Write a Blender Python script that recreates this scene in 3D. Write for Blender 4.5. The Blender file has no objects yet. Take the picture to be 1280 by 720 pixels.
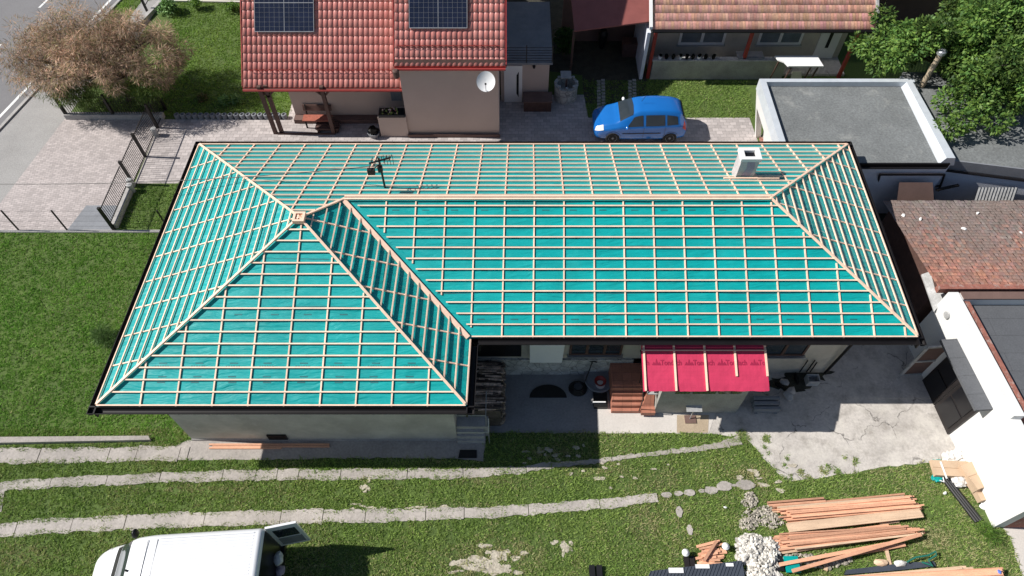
import bpy, bmesh, math, random
import numpy as np
from mathutils import Vector, Matrix
R = math.radians
random.seed(7); rng = np.random.default_rng(7)
scene = bpy.context.scene
COL = scene.collection

# ------------------------------------------------------------------ camera
F, CAMZ, PITCH = 870.0, 21.1, 55.0
cam = bpy.data.cameras.new('camera'); camo = bpy.data.objects.new('camera', cam)
COL.objects.link(camo); scene.camera = camo
camo.location = (0, 0, CAMZ); camo.rotation_euler = (R(90 - PITCH), 0, 0)
cam.sensor_width = 36; cam.lens = F / 1280 * 36; cam.clip_end = 2000; cam.clip_start = .1

# surveying helper: direction measured on the photo -> point on a horizontal plane of known height
def ray(u, v):
    cx, cy = (u - 640) / F, -(v - 360) / F
    p = R(PITCH)
    fw = Vector((0, math.cos(p), -math.sin(p))); up = Vector((0, math.sin(p), math.cos(p)))
    return Vector((1, 0, 0)) * cx + up * cy + fw
def G(u, v, z=0.0):
    d = ray(u, v); t = (z - CAMZ) / d.z
    return Vector((d.x * t, d.y * t, z))
def GY(u, v, y):
    d = ray(u, v); t = y / d.y
    return Vector((d.x * t, y, CAMZ + d.z * t))

# ------------------------------------------------------------------ materials
MATS = {}
def mat(name, col, rough=.8, var=.12, scale=2.0, fine=.08, fscale=30, bump=0.0, bscale=40, metal=0, spec=.4, col2=None, rnd=0.0, tint=False, stretch=None, coat=0, trans=0.0, low=None):
    m = bpy.data.materials.new(name); m.use_nodes = True; MATS[name] = m
    nt = m.node_tree; N = nt.nodes; L = nt.links
    b = N['Principled BSDF']
    b.inputs['Roughness'].default_value = rough; b.inputs['Metallic'].default_value = metal
    b.inputs['Specular IOR Level'].default_value = spec
    if coat: b.inputs['Coat Weight'].default_value = coat; b.inputs['Coat Roughness'].default_value = .05
    geo = N.new('ShaderNodeNewGeometry')
    vec = geo.outputs['Position']
    if stretch:
        mp = N.new('ShaderNodeVectorMath'); mp.operation = 'MULTIPLY'; mp.inputs[1].default_value = stretch
        L.new(vec, mp.inputs[0]); vec = mp.outputs[0]
    n1 = N.new('ShaderNodeTexNoise'); n1.inputs['Scale'].default_value = scale; n1.inputs['Detail'].default_value = 5
    n1.inputs['Roughness'].default_value = .62
    L.new(vec, n1.inputs['Vector'])
    cr = N.new('ShaderNodeMapRange'); cr.inputs[1].default_value = .33; cr.inputs[2].default_value = .67
    L.new(n1.outputs['Fac'], cr.inputs[0])
    mix = N.new('ShaderNodeMix'); mix.data_type = 'RGBA'
    c1 = [c * (1 - var) for c in col]; c2 = [min(1, c * (1 + var)) for c in (col2 or col)]
    mix.inputs[6].default_value = (*c1, 1); mix.inputs[7].default_value = (*c2, 1)
    L.new(cr.outputs[0], mix.inputs[0])
    out = mix.outputs[2]
    n2 = N.new('ShaderNodeTexNoise'); n2.inputs['Scale'].default_value = fscale; n2.inputs['Detail'].default_value = 4
    L.new(vec, n2.inputs['Vector'])
    def mul(src, fac):
        v = N.new('ShaderNodeVectorMath'); v.operation = 'SCALE'
        L.new(src, v.inputs[0]); L.new(fac, v.inputs['Scale']); return v.outputs[0]
    if fine:
        mr = N.new('ShaderNodeMapRange'); mr.inputs[1].default_value = .3; mr.inputs[2].default_value = .7
        mr.inputs[3].default_value = 1 - fine; mr.inputs[4].default_value = 1 + fine
        L.new(n2.outputs['Fac'], mr.inputs[0]); out = mul(out, mr.outputs[0])
    if rnd:
        oi = N.new('ShaderNodeObjectInfo'); mr = N.new('ShaderNodeMapRange')
        mr.inputs[3].default_value = 1 - rnd; mr.inputs[4].default_value = 1 + rnd
        L.new(oi.outputs['Random'], mr.inputs[0]); out = mul(out, mr.outputs[0])
    if tint:
        at = N.new('ShaderNodeAttribute'); at.attribute_name = 'tint'
        v = N.new('ShaderNodeVectorMath'); v.operation = 'MULTIPLY'
        L.new(out, v.inputs[0]); L.new(at.outputs['Color'], v.inputs[1]); out = v.outputs[0]
    m['_out'] = 0
    L.new(out, b.inputs['Base Color'])
    if bump:
        n3 = N.new('ShaderNodeTexNoise'); n3.inputs['Scale'].default_value = bscale; n3.inputs['Detail'].default_value = 5
        L.new(vec, n3.inputs['Vector'])
        bp = N.new('ShaderNodeBump'); bp.inputs['Strength'].default_value = bump; bp.inputs['Distance'].default_value = .03
        L.new(n3.outputs['Fac'], bp.inputs['Height']); L.new(bp.outputs[0], b.inputs['Normal'])
    if trans:
        tr = N.new('ShaderNodeBsdfTranslucent'); L.new(out, tr.inputs[0])
        ms = N.new('ShaderNodeMixShader'); ms.inputs[0].default_value = trans
        L.new(b.outputs[0], ms.inputs[1]); L.new(tr.outputs[0], ms.inputs[2])
        L.new(ms.outputs[0], N['Material Output'].inputs[0])
    return m
def base_src(m):
    b = m.node_tree.nodes['Principled BSDF']; l = b.inputs['Base Color'].links[0]
    return b, l.from_socket, l
def add_brick(m, w, h, mortar=.008, mcol=.6, var=.12, rot=0, offset=.5, bump=.4, axis=None, smooth=.1):
    nt = m.node_tree; N = nt.nodes; L = nt.links; b, src, l = base_src(m)
    geo = N.new('ShaderNodeNewGeometry'); mp = N.new('ShaderNodeMapping'); mp.inputs['Rotation'].default_value = (0, 0, rot)
    vsrc = geo.outputs['Position']
    if axis == 'xz':
        se = N.new('ShaderNodeSeparateXYZ'); cb = N.new('ShaderNodeCombineXYZ'); L.new(vsrc, se.inputs[0])
        L.new(se.outputs[0], cb.inputs[0]); L.new(se.outputs[2], cb.inputs[1]); vsrc = cb.outputs[0]
    if axis == 'yz':
        se = N.new('ShaderNodeSeparateXYZ'); cb = N.new('ShaderNodeCombineXYZ'); L.new(vsrc, se.inputs[0])
        L.new(se.outputs[1], cb.inputs[0]); L.new(se.outputs[2], cb.inputs[1]); vsrc = cb.outputs[0]
    L.new(vsrc, mp.inputs[0])
    t = N.new('ShaderNodeTexBrick'); t.offset = offset
    t.inputs['Color1'].default_value = (1 - var,) * 3 + (1,); t.inputs['Color2'].default_value = (1 + var,) * 3 + (1,)
    t.inputs['Mortar'].default_value = (mcol,) * 3 + (1,)
    t.inputs['Scale'].default_value = 1; t.inputs['Brick Width'].default_value = w; t.inputs['Row Height'].default_value = h
    t.inputs['Mortar Size'].default_value = mortar; t.inputs['Mortar Smooth'].default_value = smooth
    L.new(mp.outputs[0], t.inputs[0])
    v = N.new('ShaderNodeVectorMath'); v.operation = 'MULTIPLY'
    L.new(src, v.inputs[0]); L.new(t.outputs['Color'], v.inputs[1]); L.new(v.outputs[0], b.inputs['Base Color'])
    if bump:
        bp = N.new('ShaderNodeBump'); bp.inputs['Strength'].default_value = bump; bp.inputs['Distance'].default_value = .01; bp.invert = True
        L.new(t.outputs['Fac'], bp.inputs['Height']); L.new(bp.outputs[0], b.inputs['Normal'])
def add_cracks(m, scale=.5, width=.02, dark=.35, thr=.5):
    nt = m.node_tree; N = nt.nodes; L = nt.links; b, src, l = base_src(m)
    geo = N.new('ShaderNodeNewGeometry')
    nz = N.new('ShaderNodeTexNoise'); nz.inputs['Scale'].default_value = 1.6; nz.inputs['Detail'].default_value = 6
    L.new(geo.outputs['Position'], nz.inputs['Vector'])
    mx = N.new('ShaderNodeVectorMath'); mx.operation = 'MULTIPLY_ADD'; mx.inputs[1].default_value = (1.1, 1.1, 0)
    L.new(nz.outputs['Color'], mx.inputs[0]); L.new(geo.outputs['Position'], mx.inputs[2])
    vo = N.new('ShaderNodeTexVoronoi'); vo.feature = 'DISTANCE_TO_EDGE'; vo.inputs['Scale'].default_value = scale
    L.new(mx.outputs[0], vo.inputs['Vector'])
    mr = N.new('ShaderNodeMapRange'); mr.inputs[1].default_value = 0; mr.inputs[2].default_value = width
    mr.inputs[3].default_value = dark; mr.inputs[4].default_value = 1
    L.new(vo.outputs['Distance'], mr.inputs[0])
    # cracks fade in and out
    n2 = N.new('ShaderNodeTexNoise'); n2.inputs['Scale'].default_value = .9; L.new(geo.outputs['Position'], n2.inputs['Vector'])
    m2 = N.new('ShaderNodeMapRange'); m2.inputs[1].default_value = thr - .04; m2.inputs[2].default_value = thr + .04
    L.new(n2.outputs['Fac'], m2.inputs[0])
    mm = N.new('ShaderNodeMix'); mm.data_type = 'FLOAT'; mm.inputs[2].default_value = 1
    L.new(m2.outputs[0], mm.inputs[0]); L.new(mr.outputs[0], mm.inputs[3])
    v = N.new('ShaderNodeVectorMath'); v.operation = 'SCALE'
    L.new(src, v.inputs[0]); L.new(mm.outputs[0], v.inputs['Scale']); L.new(v.outputs[0], b.inputs['Base Color'])
def add_stain(m, col, scale=1.2, lo=.52, hi=.66, amt=.8, detail=8):
    nt = m.node_tree; N = nt.nodes; L = nt.links; b, src, l = base_src(m)
    geo = N.new('ShaderNodeNewGeometry'); nz = N.new('ShaderNodeTexNoise'); nz.inputs['Scale'].default_value = scale
    nz.inputs['Detail'].default_value = detail; nz.inputs['Roughness'].default_value = .7
    ad = N.new('ShaderNodeVectorMath'); ad.inputs[1].default_value = (13.7, 5.1, 2.2); L.new(geo.outputs['Position'], ad.inputs[0])
    L.new(ad.outputs[0], nz.inputs['Vector'])
    mr = N.new('ShaderNodeMapRange'); mr.inputs[1].default_value = lo; mr.inputs[2].default_value = hi; mr.inputs[4].default_value = amt
    L.new(nz.outputs['Fac'], mr.inputs[0])
    mx = N.new('ShaderNodeMix'); mx.data_type = 'RGBA'; mx.inputs[7].default_value = (*col, 1)
    L.new(mr.outputs[0], mx.inputs[0]); L.new(src, mx.inputs[6]); L.new(mx.outputs[2], b.inputs['Base Color'])

def add_wrinkle(m, st=(.8, 7, 7), strength=.9, dist=.07):
    nt = m.node_tree; N = nt.nodes; L = nt.links; b = N['Principled BSDF']
    g = N.new('ShaderNodeNewGeometry'); nz = N.new('ShaderNodeTexNoise'); nz.inputs['Scale'].default_value = .8; nz.inputs['Detail'].default_value = 3
    L.new(g.outputs['Position'], nz.inputs['Vector'])
    ma = N.new('ShaderNodeVectorMath'); ma.operation = 'MULTIPLY_ADD'; ma.inputs[1].default_value = (.5, .5, .1)
    L.new(nz.outputs['Color'], ma.inputs[0]); L.new(g.outputs['Position'], ma.inputs[2])
    mp = N.new('ShaderNodeVectorMath'); mp.operation = 'MULTIPLY'; mp.inputs[1].default_value = st; L.new(ma.outputs[0], mp.inputs[0])
    n2 = N.new('ShaderNodeTexNoise'); n2.inputs['Scale'].default_value = 1.0; n2.inputs['Detail'].default_value = 4; L.new(mp.outputs[0], n2.inputs['Vector'])
    bp = N.new('ShaderNodeBump'); bp.inputs['Strength'].default_value = strength; bp.inputs['Distance'].default_value = dist
    L.new(n2.outputs['Fac'], bp.inputs['Height']); L.new(bp.outputs[0], b.inputs['Normal'])
m_under = mat('teal_underlay', (.0, .335, .335), .48, .10, .9, .06, 60, 0, 4, spec=.35)
m_under.node_tree.nodes['Principled BSDF'].inputs['Sheen Weight'].default_value = .33
m_under.node_tree.nodes['Principled BSDF'].inputs['Sheen Roughness'].default_value = .35
add_stain(m_under, (.04, .42, .41), 1.1, .52, .75, .35)
add_stain(m_under, (.0, .26, .27), .5, .48, .7, .5)
add_wrinkle(m_under)
m_print = mat('dark_print', (.01, .16, .17), .6, .2)
m_batten = mat('fresh_spruce', (.92, .65, .49), .6, .08, 4, .12, 60, rnd=.12)
m_cbatten = mat('fresh_spruce_counter', (.90, .63, .48), .6, .08, 4, .12, 60, rnd=.11)
m_gutter = mat('black_brown_metal', (.008, .007, .008), .5, .2, spec=.3)
m_plaster = mat('grey_render', (.58, .54, .49), .9, .10, 1.0, .06, 60, .3, 90)
add_stain(m_plaster, (.40, .37, .33), .8, .42, .66, .85)
add_stain(m_plaster, (.60, .58, .55), 2.2, .58, .68, .5)
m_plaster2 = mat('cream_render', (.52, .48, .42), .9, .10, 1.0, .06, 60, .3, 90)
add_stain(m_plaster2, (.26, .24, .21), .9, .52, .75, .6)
m_dark = mat('dark_opening', (.01, .01, .012), .3, .1)
m_glass = mat('window_glass', (.03, .04, .05), .06, .1, spec=.8)
m_glassg = mat('window_glass_grey', (.16, .19, .22), .1, .2, spec=.8)
m_white = mat('white_paint', (.82, .82, .82), .5, .03, 1, .02)
m_whitewall = mat('white_render', (.74, .735, .72), .85, .04, .8, .03, 20, .15, 60)
add_stain(m_whitewall, (.55, .52, .48), 1.5, .66, .8, .7)
m_stone = mat('stone_plinth', (.46, .46, .44), .9, .3, 2.2, .15, 20, .6, 8)
m_concrete = mat('old_concrete', (.51, .475, .44), .92, .12, .7, .12, 12, .3, 25)
add_stain(m_concrete, (.28, .255, .225), 2.2, .48, .70, .8)
add_stain(m_concrete, (.33, .31, .29), 9, .56, .66, .6)
add_stain(m_concrete, (.62, .585, .53), 1.3, .50, .66, .75)
add_cracks(m_concrete, .45, .011, .3, .50)
m_mossy = mat('mossy_render', (.33, .325, .30), .95, .2, 1.5, .15, 20, .3, 40)
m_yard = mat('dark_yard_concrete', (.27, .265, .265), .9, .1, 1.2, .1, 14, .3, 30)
m_slab = mat('path_slab', (.40, .365, .335), .92, .14, .9, .14, 14, .35, 25, rnd=.1)
add_stain(m_slab, (.28, .26, .23), 3, .55, .75, .7)
m_walk = mat('light_screed', (.60, .56, .52), .9, .06, .9, .06, 20, .2, 30)
m_paver = mat('paver_pink', (.46, .41, .395), .9, .07, .8, .08, 9, 0)
add_brick(m_paver, .21, .11, .007, .62, .14, rot=R(-12))
m_paver2 = mat('paver_block', (.46, .415, .40), .9, .07, .8, .08, 9, 0)
add_brick(m_paver2, .28, .19, .008, .62, .18)
m_asphalt = mat('asphalt', (.20, .195, .20), .9, .07, .5, .12, 40, .3, 60)
m_asphalt2 = mat('pavement_asphalt', (.34, .33, .32), .92, .08, .8, .2, 25, .4, 40)
m_line = mat('road_line', (.78, .78, .76), .7, .06, 3, .1)
m_kerb = mat('kerb_stone', (.40, .385, .37), .9, .12, 3, .12, 20, .2, 30)
m_lawn = mat('lawn_ground', (.085, .13, .035), .95, .10, .9, .18, 16, .6, 25, col2=(.09, .14, .03))
add_stain(m_lawn, (.19, .19, .07), 1.3, .62, .8, .4)
m_blade = mat('grass_blade', (.235, .35, .088), .7, .10, .7, .06, 20, tint=True, trans=.35, col2=(.28, .345, .11), spec=.2)
m_soil = mat('dry_soil', (.46, .41, .33), .95, .2, 3, .25, 18, .7, 20, col2=(.46, .42, .34))
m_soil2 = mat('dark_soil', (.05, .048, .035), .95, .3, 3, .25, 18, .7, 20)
m_redtile = mat('red_metal_tile', (.57, .21, .18), .36, .05, .9, .04, 30, tint=True, spec=.5)
m_terra = mat('terracotta', (.62, .33, .25), .85, .12, 2.0, .15, 12, .2, 40, tint=True)
m_oldterra = mat('old_terracotta', (.42, .20, .145), .9, .2, 1.3, .22, 10, .7, 14, tint=True)
add_stain(m_oldterra, (.25, .19, .165), .5, .38, .56, .85)
add_stain(m_oldterra, (.36, .33, .31), 4.0, .58, .74, .6)
m_beige = mat('beige_render', (.52, .42, .37), .9, .04, .9, .03, 50, .15, 80)
m_brownbase = mat('brown_plinth', (.16, .10, .085), .9, .1)
m_brownwood = mat('brown_stained_wood', (.10, .055, .045), .7, .2, 6, .1)
m_redwood = mat('red_brown_wood', (.38, .12, .08), .65, .15, 6, .1)
m_redpaint = mat('red_paint', (.30, .035, .03), .5, .1)
m_darkred = mat('dark_red_sheet', (.26, .085, .075), .5, .1, 2, .05)
m_felt = mat('roofing_felt', (.175, .185, .185), .92, .15, .9, .22, 13, .5, 60)
add_stain(m_felt, (.40, .40, .37), 1.1, .57, .74, .6)
add_stain(m_felt, (.34, .34, .32), 14, .60, .68, .5)
m_felt2 = mat('roofing_felt_dark', (.105, .11, .12), .9, .10, .8, .12, 22, .4, 60)
add_brick(m_felt2, 30, .62, .008, .7, .03)
m_zinc = mat('zinc_coping', (.62, .66, .70), .4, .06, 3, .04, 30, metal=.2)
m_bluegrey = mat('blue_grey_render', (.70, .73, .82), .9, .08, 1.1, .06, 30, .2, 60)
m_black = mat('black_plastic', (.012, .012, .013), .45, .2)
m_iron = mat('dark_iron', (.018, .015, .015), .5, .2)
m_metal = mat('grey_metal', (.45, .46, .48), .4, .1, metal=.6)
m_blue = mat('blue_car_paint', (.008, .135, .46), .25, .03, 1, .01, coat=1)
m_vanw = mat('white_van_paint', (.76, .77, .79), .35, .02, 1, .015, coat=.4)
m_rubber = mat('tyre_rubber', (.02, .02, .02), .85, .1)
m_lamp = mat('lamp_glass', (.75, .75, .76), .15, .05, spec=.8)
m_taillamp = mat('tail_lamp_red', (.45, .02, .02), .2, .05, spec=.7)
m_pinkmem = mat('magenta_membrane', (.58, .045, .11), .5, .07, 3, .05, 40, .25, 6)
add_brick(m_pinkmem, .11, .11, .004, .9, 0, offset=0, bump=0)
m_printr = mat('membrane_print', (.34, .015, .06), .6, .05)
m_steptile = mat('terracotta_step_tile', (.40, .165, .11), .6, .12, 3, .1)
add_brick(m_steptile, .3, .3, .006, .6, .1, offset=0)
m_cinder = mat('split_firewood', (.20, .16, .135), .95, .35, 6, .3, 20, rnd=.35, tint=True)
m_plank = mat('sawn_larch_plank', (.66, .35, .22), .7, .14, 3, .2, 40, rnd=.32, stretch=(.5, 3, 3))
m_plank2 = mat('weathered_plank', (.62, .44, .30), .7, .12, 3, .15, 40, rnd=.12, stretch=(.5, 3, 3))
m_card = mat('cardboard', (.52, .38, .26), .85, .08, 2, .05)
m_teal = mat('teal_wrap', (.0, .30, .28), .45, .2)
m_bag = mat('white_sack', (.66, .64, .61), .7, .12, 6, .1, 30, .5, 12)
m_rubble = mat('white_rubble', (.66, .64, .60), .9, .15, 5, .15, 20, .3, 20, tint=True)
m_rubble2 = mat('grey_rubble', (.42, .39, .34), .9, .2, 5, .2, 20, .3, 20, tint=True)
m_tam = mat('tamarisk_twig', (.56, .42, .32), .9, .15, .5, .1, 10, tint=True, trans=.35, col2=(.60, .45, .35), spec=.1)
m_leaf = mat('broad_leaf', (.10, .19, .042), .55, .2, .8, .1, 10, tint=True, trans=.3, spec=.3)
m_bark = mat('bark', (.10, .08, .06), .95, .3, 5, .3, 20, .5, 20)
m_petal = mat('pale_flower', (.6, .45, .4), .8, .2, tint=True)
m_panel = mat('solar_cell', (.012, .016, .035), .15, .2, spec=.7)
m_purple = mat('lilac_stain', (.36, .30, .37), .9, .15, 4, .15)
m_grey = mat('mid_grey_sheet', (.22, .23, .25), .7, .12, 2, .1)
m_lgrey = mat('pale_grey_sheet', (.42, .42, .42), .8, .15, 3, .15)
add_stain(m_lgrey, (.22, .22, .21), 4, .45, .7, .7)
m_sheet = mat('dark_blue_grey_sheet', (.055, .065, .085), .5, .15, 2, .1)
m_tan = mat('tan_slab', (.42, .335, .24), .9, .1, 2, .1)
m_brick = mat('red_brick', (.30, .12, .09), .9, .2, 4, .2, 20, .4, 30)
add_stain(m_brick, (.45, .42, .38), 5, .55, .7, .8)
m_green = mat('green_hose', (.02, .16, .12), .5, .1)
m_bluep = mat('blue_plastic', (.12, .2, .6), .5, .1)

# ------------------------------------------------------------------ mesh builder
WLOC = {}
class MB:
    def __init__(s): s.v = []; s.f = []; s.t = []; s.tint = False
    def face(s, pts, tint=None):
        i = len(s.v); s.v += [tuple(p) for p in pts]; s.f.append(tuple(range(i, i + len(pts)))); s.t.append(tint or (1, 1, 1))
        if tint: s.tint = True
        return s
    def add(s, vs, fs, tint=None):
        i = len(s.v); s.v += [tuple(p) for p in vs]
        for f in fs: s.f.append(tuple(i + k for k in f)); s.t.append(tint or (1, 1, 1))
        if tint: s.tint = True
        return s
    def box(s, x0, x1, y0, y1, z0, z1, tint=None):
        return s.hexa([(x0, y0, z0), (x1, y0, z0), (x1, y1, z0), (x0, y1, z0)], [(x0, y0, z1), (x1, y0, z1), (x1, y1, z1), (x0, y1, z1)], tint)
    def hexa(s, a, b, tint=None):
        n = len(a)
        return s.add(list(a) + list(b), [tuple(range(n))[::-1], tuple(range(n, 2 * n))] + [(i, (i + 1) % n, n + (i + 1) % n, n + i) for i in range(n)], tint)
    def prism(s, poly, z0, z1, tint=None):
        a = [(p[0], p[1], z0) for p in poly]; b = [(p[0], p[1], z1) for p in poly]
        ar = sum(poly[i][0] * poly[(i + 1) % len(poly)][1] - poly[(i + 1) % len(poly)][0] * poly[i][1] for i in range(len(poly)))
        if ar < 0: a.reverse(); b.reverse()
        return s.hexa(a, b, tint)
    def obox(s, c, ex, ey, ez, tint=None):
        c = Vector(c); ex = Vector(ex) / 2; ey = Vector(ey) / 2; ez = Vector(ez) / 2
        a = [c - ex - ey - ez, c + ex - ey - ez, c + ex + ey - ez, c - ex + ey - ez]
        b = [p + 2 * ez for p in a]
        return s.hexa(a, b, tint)
    def bar(s, p0, p1, w, h, up=(0, 0, 1), off=0, tint=None):
        p0 = Vector(p0); p1 = Vector(p1); d = (p1 - p0)
        t = d.normalized(); up = Vector(up); side = t.cross(up)
        if side.length < 1e-4: side = t.cross(Vector((0, 1, 0)))
        side.normalize(); n = side.cross(t).normalized()
        return s.obox((p0 + p1) / 2 + n * (off + h / 2 if off is not None else 0), d, side * w, n * h, tint)
    def tube(s, pts, r, seg=8, cap=True, tint=None):
        pts = [Vector(p) for p in pts]; rs = r if isinstance(r, (list, tuple)) else [r] * len(pts)
        vs = []; fs = []; prev = None
        for i, p in enumerate(pts):
            t = (pts[min(i + 1, len(pts) - 1)] - pts[max(i - 1, 0)]).normalized()
            a = prev if prev is not None else (Vector((1, 0, 0)) if abs(t.x) < .8 else Vector((0, 1, 0)))
            b = t.cross(a).normalized(); a = b.cross(t).normalized(); prev = a
            for k in range(seg):
                q = 2 * math.pi * k / seg
                vs.append(p + (a * math.cos(q) + b * math.sin(q)) * rs[i])
        for i in range(len(pts) - 1):
            for k in range(seg):
                fs.append((i * seg + k, (i + 1) * seg + k, (i + 1) * seg + (k + 1) % seg, i * seg + (k + 1) % seg)[::-1])
        if cap: fs.append(tuple(range(seg))[::-1] if False else tuple(range(seg))); fs.append(tuple(range((len(pts) - 1) * seg, len(pts) * seg))[::-1])
        return s.add(vs, fs, tint)
    def lathe(s, c, prof, seg=20, tint=None):
        c = Vector(c); vs = []; fs = []
        for (r, z) in prof:
            for k in range(seg):
                q = 2 * math.pi * k / seg; vs.append(c + Vector((r * math.cos(q), r * math.sin(q), z)))
        for i in range(len(prof) - 1):
            for k in range(seg): fs.append((i * seg + k, i * seg + (k + 1) % seg, (i + 1) * seg + (k + 1) % seg, (i + 1) * seg + k))
        fs.append(tuple(range(seg))[::-1]); fs.append(tuple(range((len(prof) - 1) * seg, len(prof) * seg)))
        return s.add(vs, fs, tint)
    def rock(s, c, r, sq=.7, tint=None):
        bm = bmesh.new(); bmesh.ops.create_icosphere(bm, subdivisions=1, radius=1)
        rot = Matrix.Rotation(random.uniform(0, 6), 3, 'Z') @ Matrix.Rotation(random.uniform(0, 3), 3, 'X')
        sc = Vector((random.uniform(.6, 1.3), random.uniform(.6, 1.1), random.uniform(.4, .8) * sq * 1.4))
        vs = []
        for v in bm.verts:
            q = Vector((v.co.x * sc.x, v.co.y * sc.y, v.co.z * sc.z)) * r * random.uniform(.8, 1.15)
            vs.append(Vector(c) + rot @ q)
        fs = [tuple(v.index for v in f.verts) for f in bm.faces]; bm.free()
        return s.add(vs, fs, tint)
    def blob(s, c, rad, noise=.12, sub=2, tint=None):
        bm = bmesh.new(); bmesh.ops.create_icosphere(bm, subdivisions=sub, radius=1)
        vs = [Vector(c) + Vector((v.co.x * rad[0], v.co.y * rad[1], v.co.z * rad[2])) * random.uniform(1 - noise, 1 + noise) for v in bm.verts]
        fs = [tuple(v.index for v in f.verts) for f in bm.faces]; bm.free()
        return s.add(vs, fs, tint)
    def build(s, name, m, parent=None, smooth=False, bevel=0):
        vs = np.array(s.v, float)
        lo = vs.min(0); hi = vs.max(0); org = Vector(((lo[0] + hi[0]) / 2, (lo[1] + hi[1]) / 2, lo[2]))
        me = bpy.data.meshes.new(name); me.from_pydata([tuple(Vector(p) - org) for p in s.v], [], s.f)
        ms = m if isinstance(m, list) else [m]
        for q in ms: me.materials.append(q)
        if s.tint:
            ca = me.color_attributes.new('tint', 'FLOAT_COLOR', 'CORNER')
            arr = []
            for f, t in zip(s.f, s.t): arr += [t[0], t[1], t[2], 1.0] * len(f)
            ca.data.foreach_set('color', arr)
        if smooth:
            me.polygons.foreach_set('use_smooth', [True] * len(me.polygons))
        me.update()
        o = bpy.data.objects.new(name, me); COL.objects.link(o)
        if parent is not None:
            o.parent = parent; o.location = org - WLOC[parent]
        else: o.location = org
        WLOC[o] = org
        if bevel:
            b = o.modifiers.new('bevel', 'BEVEL'); b.width = bevel; b.segments = 2; b.limit_method = 'ANGLE'
        return o
def tag(o, label, cat, group=None):
    o['label'] = label; o['category'] = cat
    if group: o['group'] = group
    return o
def struct(o): o['kind'] = 'structure'; return o
def stuff(o, label=None, cat=None):
    o['kind'] = 'stuff'
    if label: o['label'] = label; o['category'] = cat
    return o
def E(name, loc, label, cat, group=None):
    o = bpy.data.objects.new(name, None); COL.objects.link(o); o.location = loc; o.empty_display_size = .2
    WLOC[o] = Vector(loc); return tag(o, label, cat, group)
def copy_tree(o, parent=None):
    c = o.copy(); COL.objects.link(c); c.parent = parent
    for ch in list(o.children): copy_tree(ch, c)
    return c
def from_arrays(name, verts, faces, tints, m, parent=None, org=(0, 0, 0)):
    # verts (n,3), faces (k,m) all same size, tints (k,3)
    me = bpy.data.meshes.new(name); nv = len(verts); nf, k = faces.shape
    me.vertices.add(nv); me.vertices.foreach_set('co', (verts - np.array(org)).astype(np.float32).ravel())
    me.loops.add(nf * k); me.loops.foreach_set('vertex_index', faces.astype(np.int32).ravel())
    me.polygons.add(nf); me.polygons.foreach_set('loop_start', np.arange(0, nf * k, k, dtype=np.int32))
    me.update(calc_edges=True)
    ca = me.color_attributes.new('tint', 'FLOAT_COLOR', 'CORNER')
    c = np.ones((nf, k, 4), np.float32); c[:, :, :3] = tints[:, None, :]
    ca.data.foreach_set('color', c.ravel()); me.materials.append(m)
    o = bpy.data.objects.new(name, me); COL.objects.link(o)
    if parent is not None: o.parent = parent; o.location = Vector(org) - WLOC[parent]
    else: o.location = org
    WLOC[o] = Vector(org); return o

# ------------------------------------------------------------------ ground
def sheet(name, poly, z, m, jag=0, step=.25):
    pts = []
    n = len(poly)
    for i in range(n):
        a = Vector(poly[i][:2]); b = Vector(poly[(i + 1) % n][:2]); pts.append(a)
        if jag:
            k = max(1, int((b - a).length / step))
            for j in range(1, k):
                q = a.lerp(b, j / k); pts.append(q + Vector((random.uniform(-jag, jag), random.uniform(-jag, jag))))
    mb = MB(); mb.face([(p.x, p.y, z) for p in pts])
    o = mb.build(name, m)
    bm = bmesh.new(); bm.from_mesh(o.data); bmesh.ops.triangulate(bm, faces=bm.faces[:])
    for f in bm.faces:
        if f.normal.z < 0: f.normal_flip()
    bm.to_mesh(o.data); bm.free()
    return struct(o)
EXCL = []      # polygons where no grass grows
def px(*uv): return [G(u, v)[:2] for u, v in uv]
b = MB(); b.face([(-400, -60, 0), (400, -60, 0), (400, 700, 0), (-400, 700, 0)]); struct(b.build('lawn', m_lawn))

# road with lines, kerb, pavement
def along(x0, y0, sl, ya, yb, off0, off1):    # strip following direction (sl,1)
    f = lambda y, o: (x0 + sl * (y - y0) + o, y)
    return [f(ya, off0), f(ya, off1), f(yb, off1), f(yb, off0)]
SL = .22
rd = lambda a, b_, ya=-20, yb=120: along(-22.9, 24.1, SL, ya, yb, a, b_)
sheet('road', rd(-6.9, .45), .004, m_asphalt); EXCL.append(rd(-60, .6))
mb = MB(); mb.face([(p[0], p[1], .009) for p in rd(-.07, .07)]); struct(mb.build('edge_line', m_line))
mb = MB()
y = 20.0
while y < 60:
    mb.face([(p[0], p[1], .009) for p in rd(-3.35, -3.23, y, y + 3.2)]); y += 6.2
struct(mb.build('centre_line', m_line))
mb = MB(); mb.prism(rd(.45, .60), 0, .07); struct(mb.build('kerb', m_kerb))
pav = [rd(.60, .6)[0], (-22.9 + .6 + SL * (29 - 24.1), 29), (-19.3, 29), (-19.9, 23.85), (-20.7, 18.96), (-21.2, 14.0), (-22.9 + .6 + SL * (14 - 24.1), 14)][1:]
sheet('pavement', pav, .006, m_asphalt2); EXCL.append(pav)
drive = [(-19.3, 27.5), (-19.95, 23.85), (-20.7, 18.96), (-21.1, 17.55), (-15.7, 17.55), (-15.6, 23.9), (-18.9, 23.9), (-18.9, 27.5)]
drive = [(-19.95, 23.95), (-20.7, 18.96), (-21.0, 17.55), (-15.7, 17.55), (-15.6, 23.95)]
sheet('paved_driveway', drive, .008, m_paver); EXCL.append(drive)
fp = px((128, 22), (165, 0), (205, 0), (150, 60)); fp = px((160, 25), (178, 0), (203, 0), (172, 50), (140, 60))
sheet('footpath', fp, .006, m_asphalt2); EXCL.append(fp)
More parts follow.
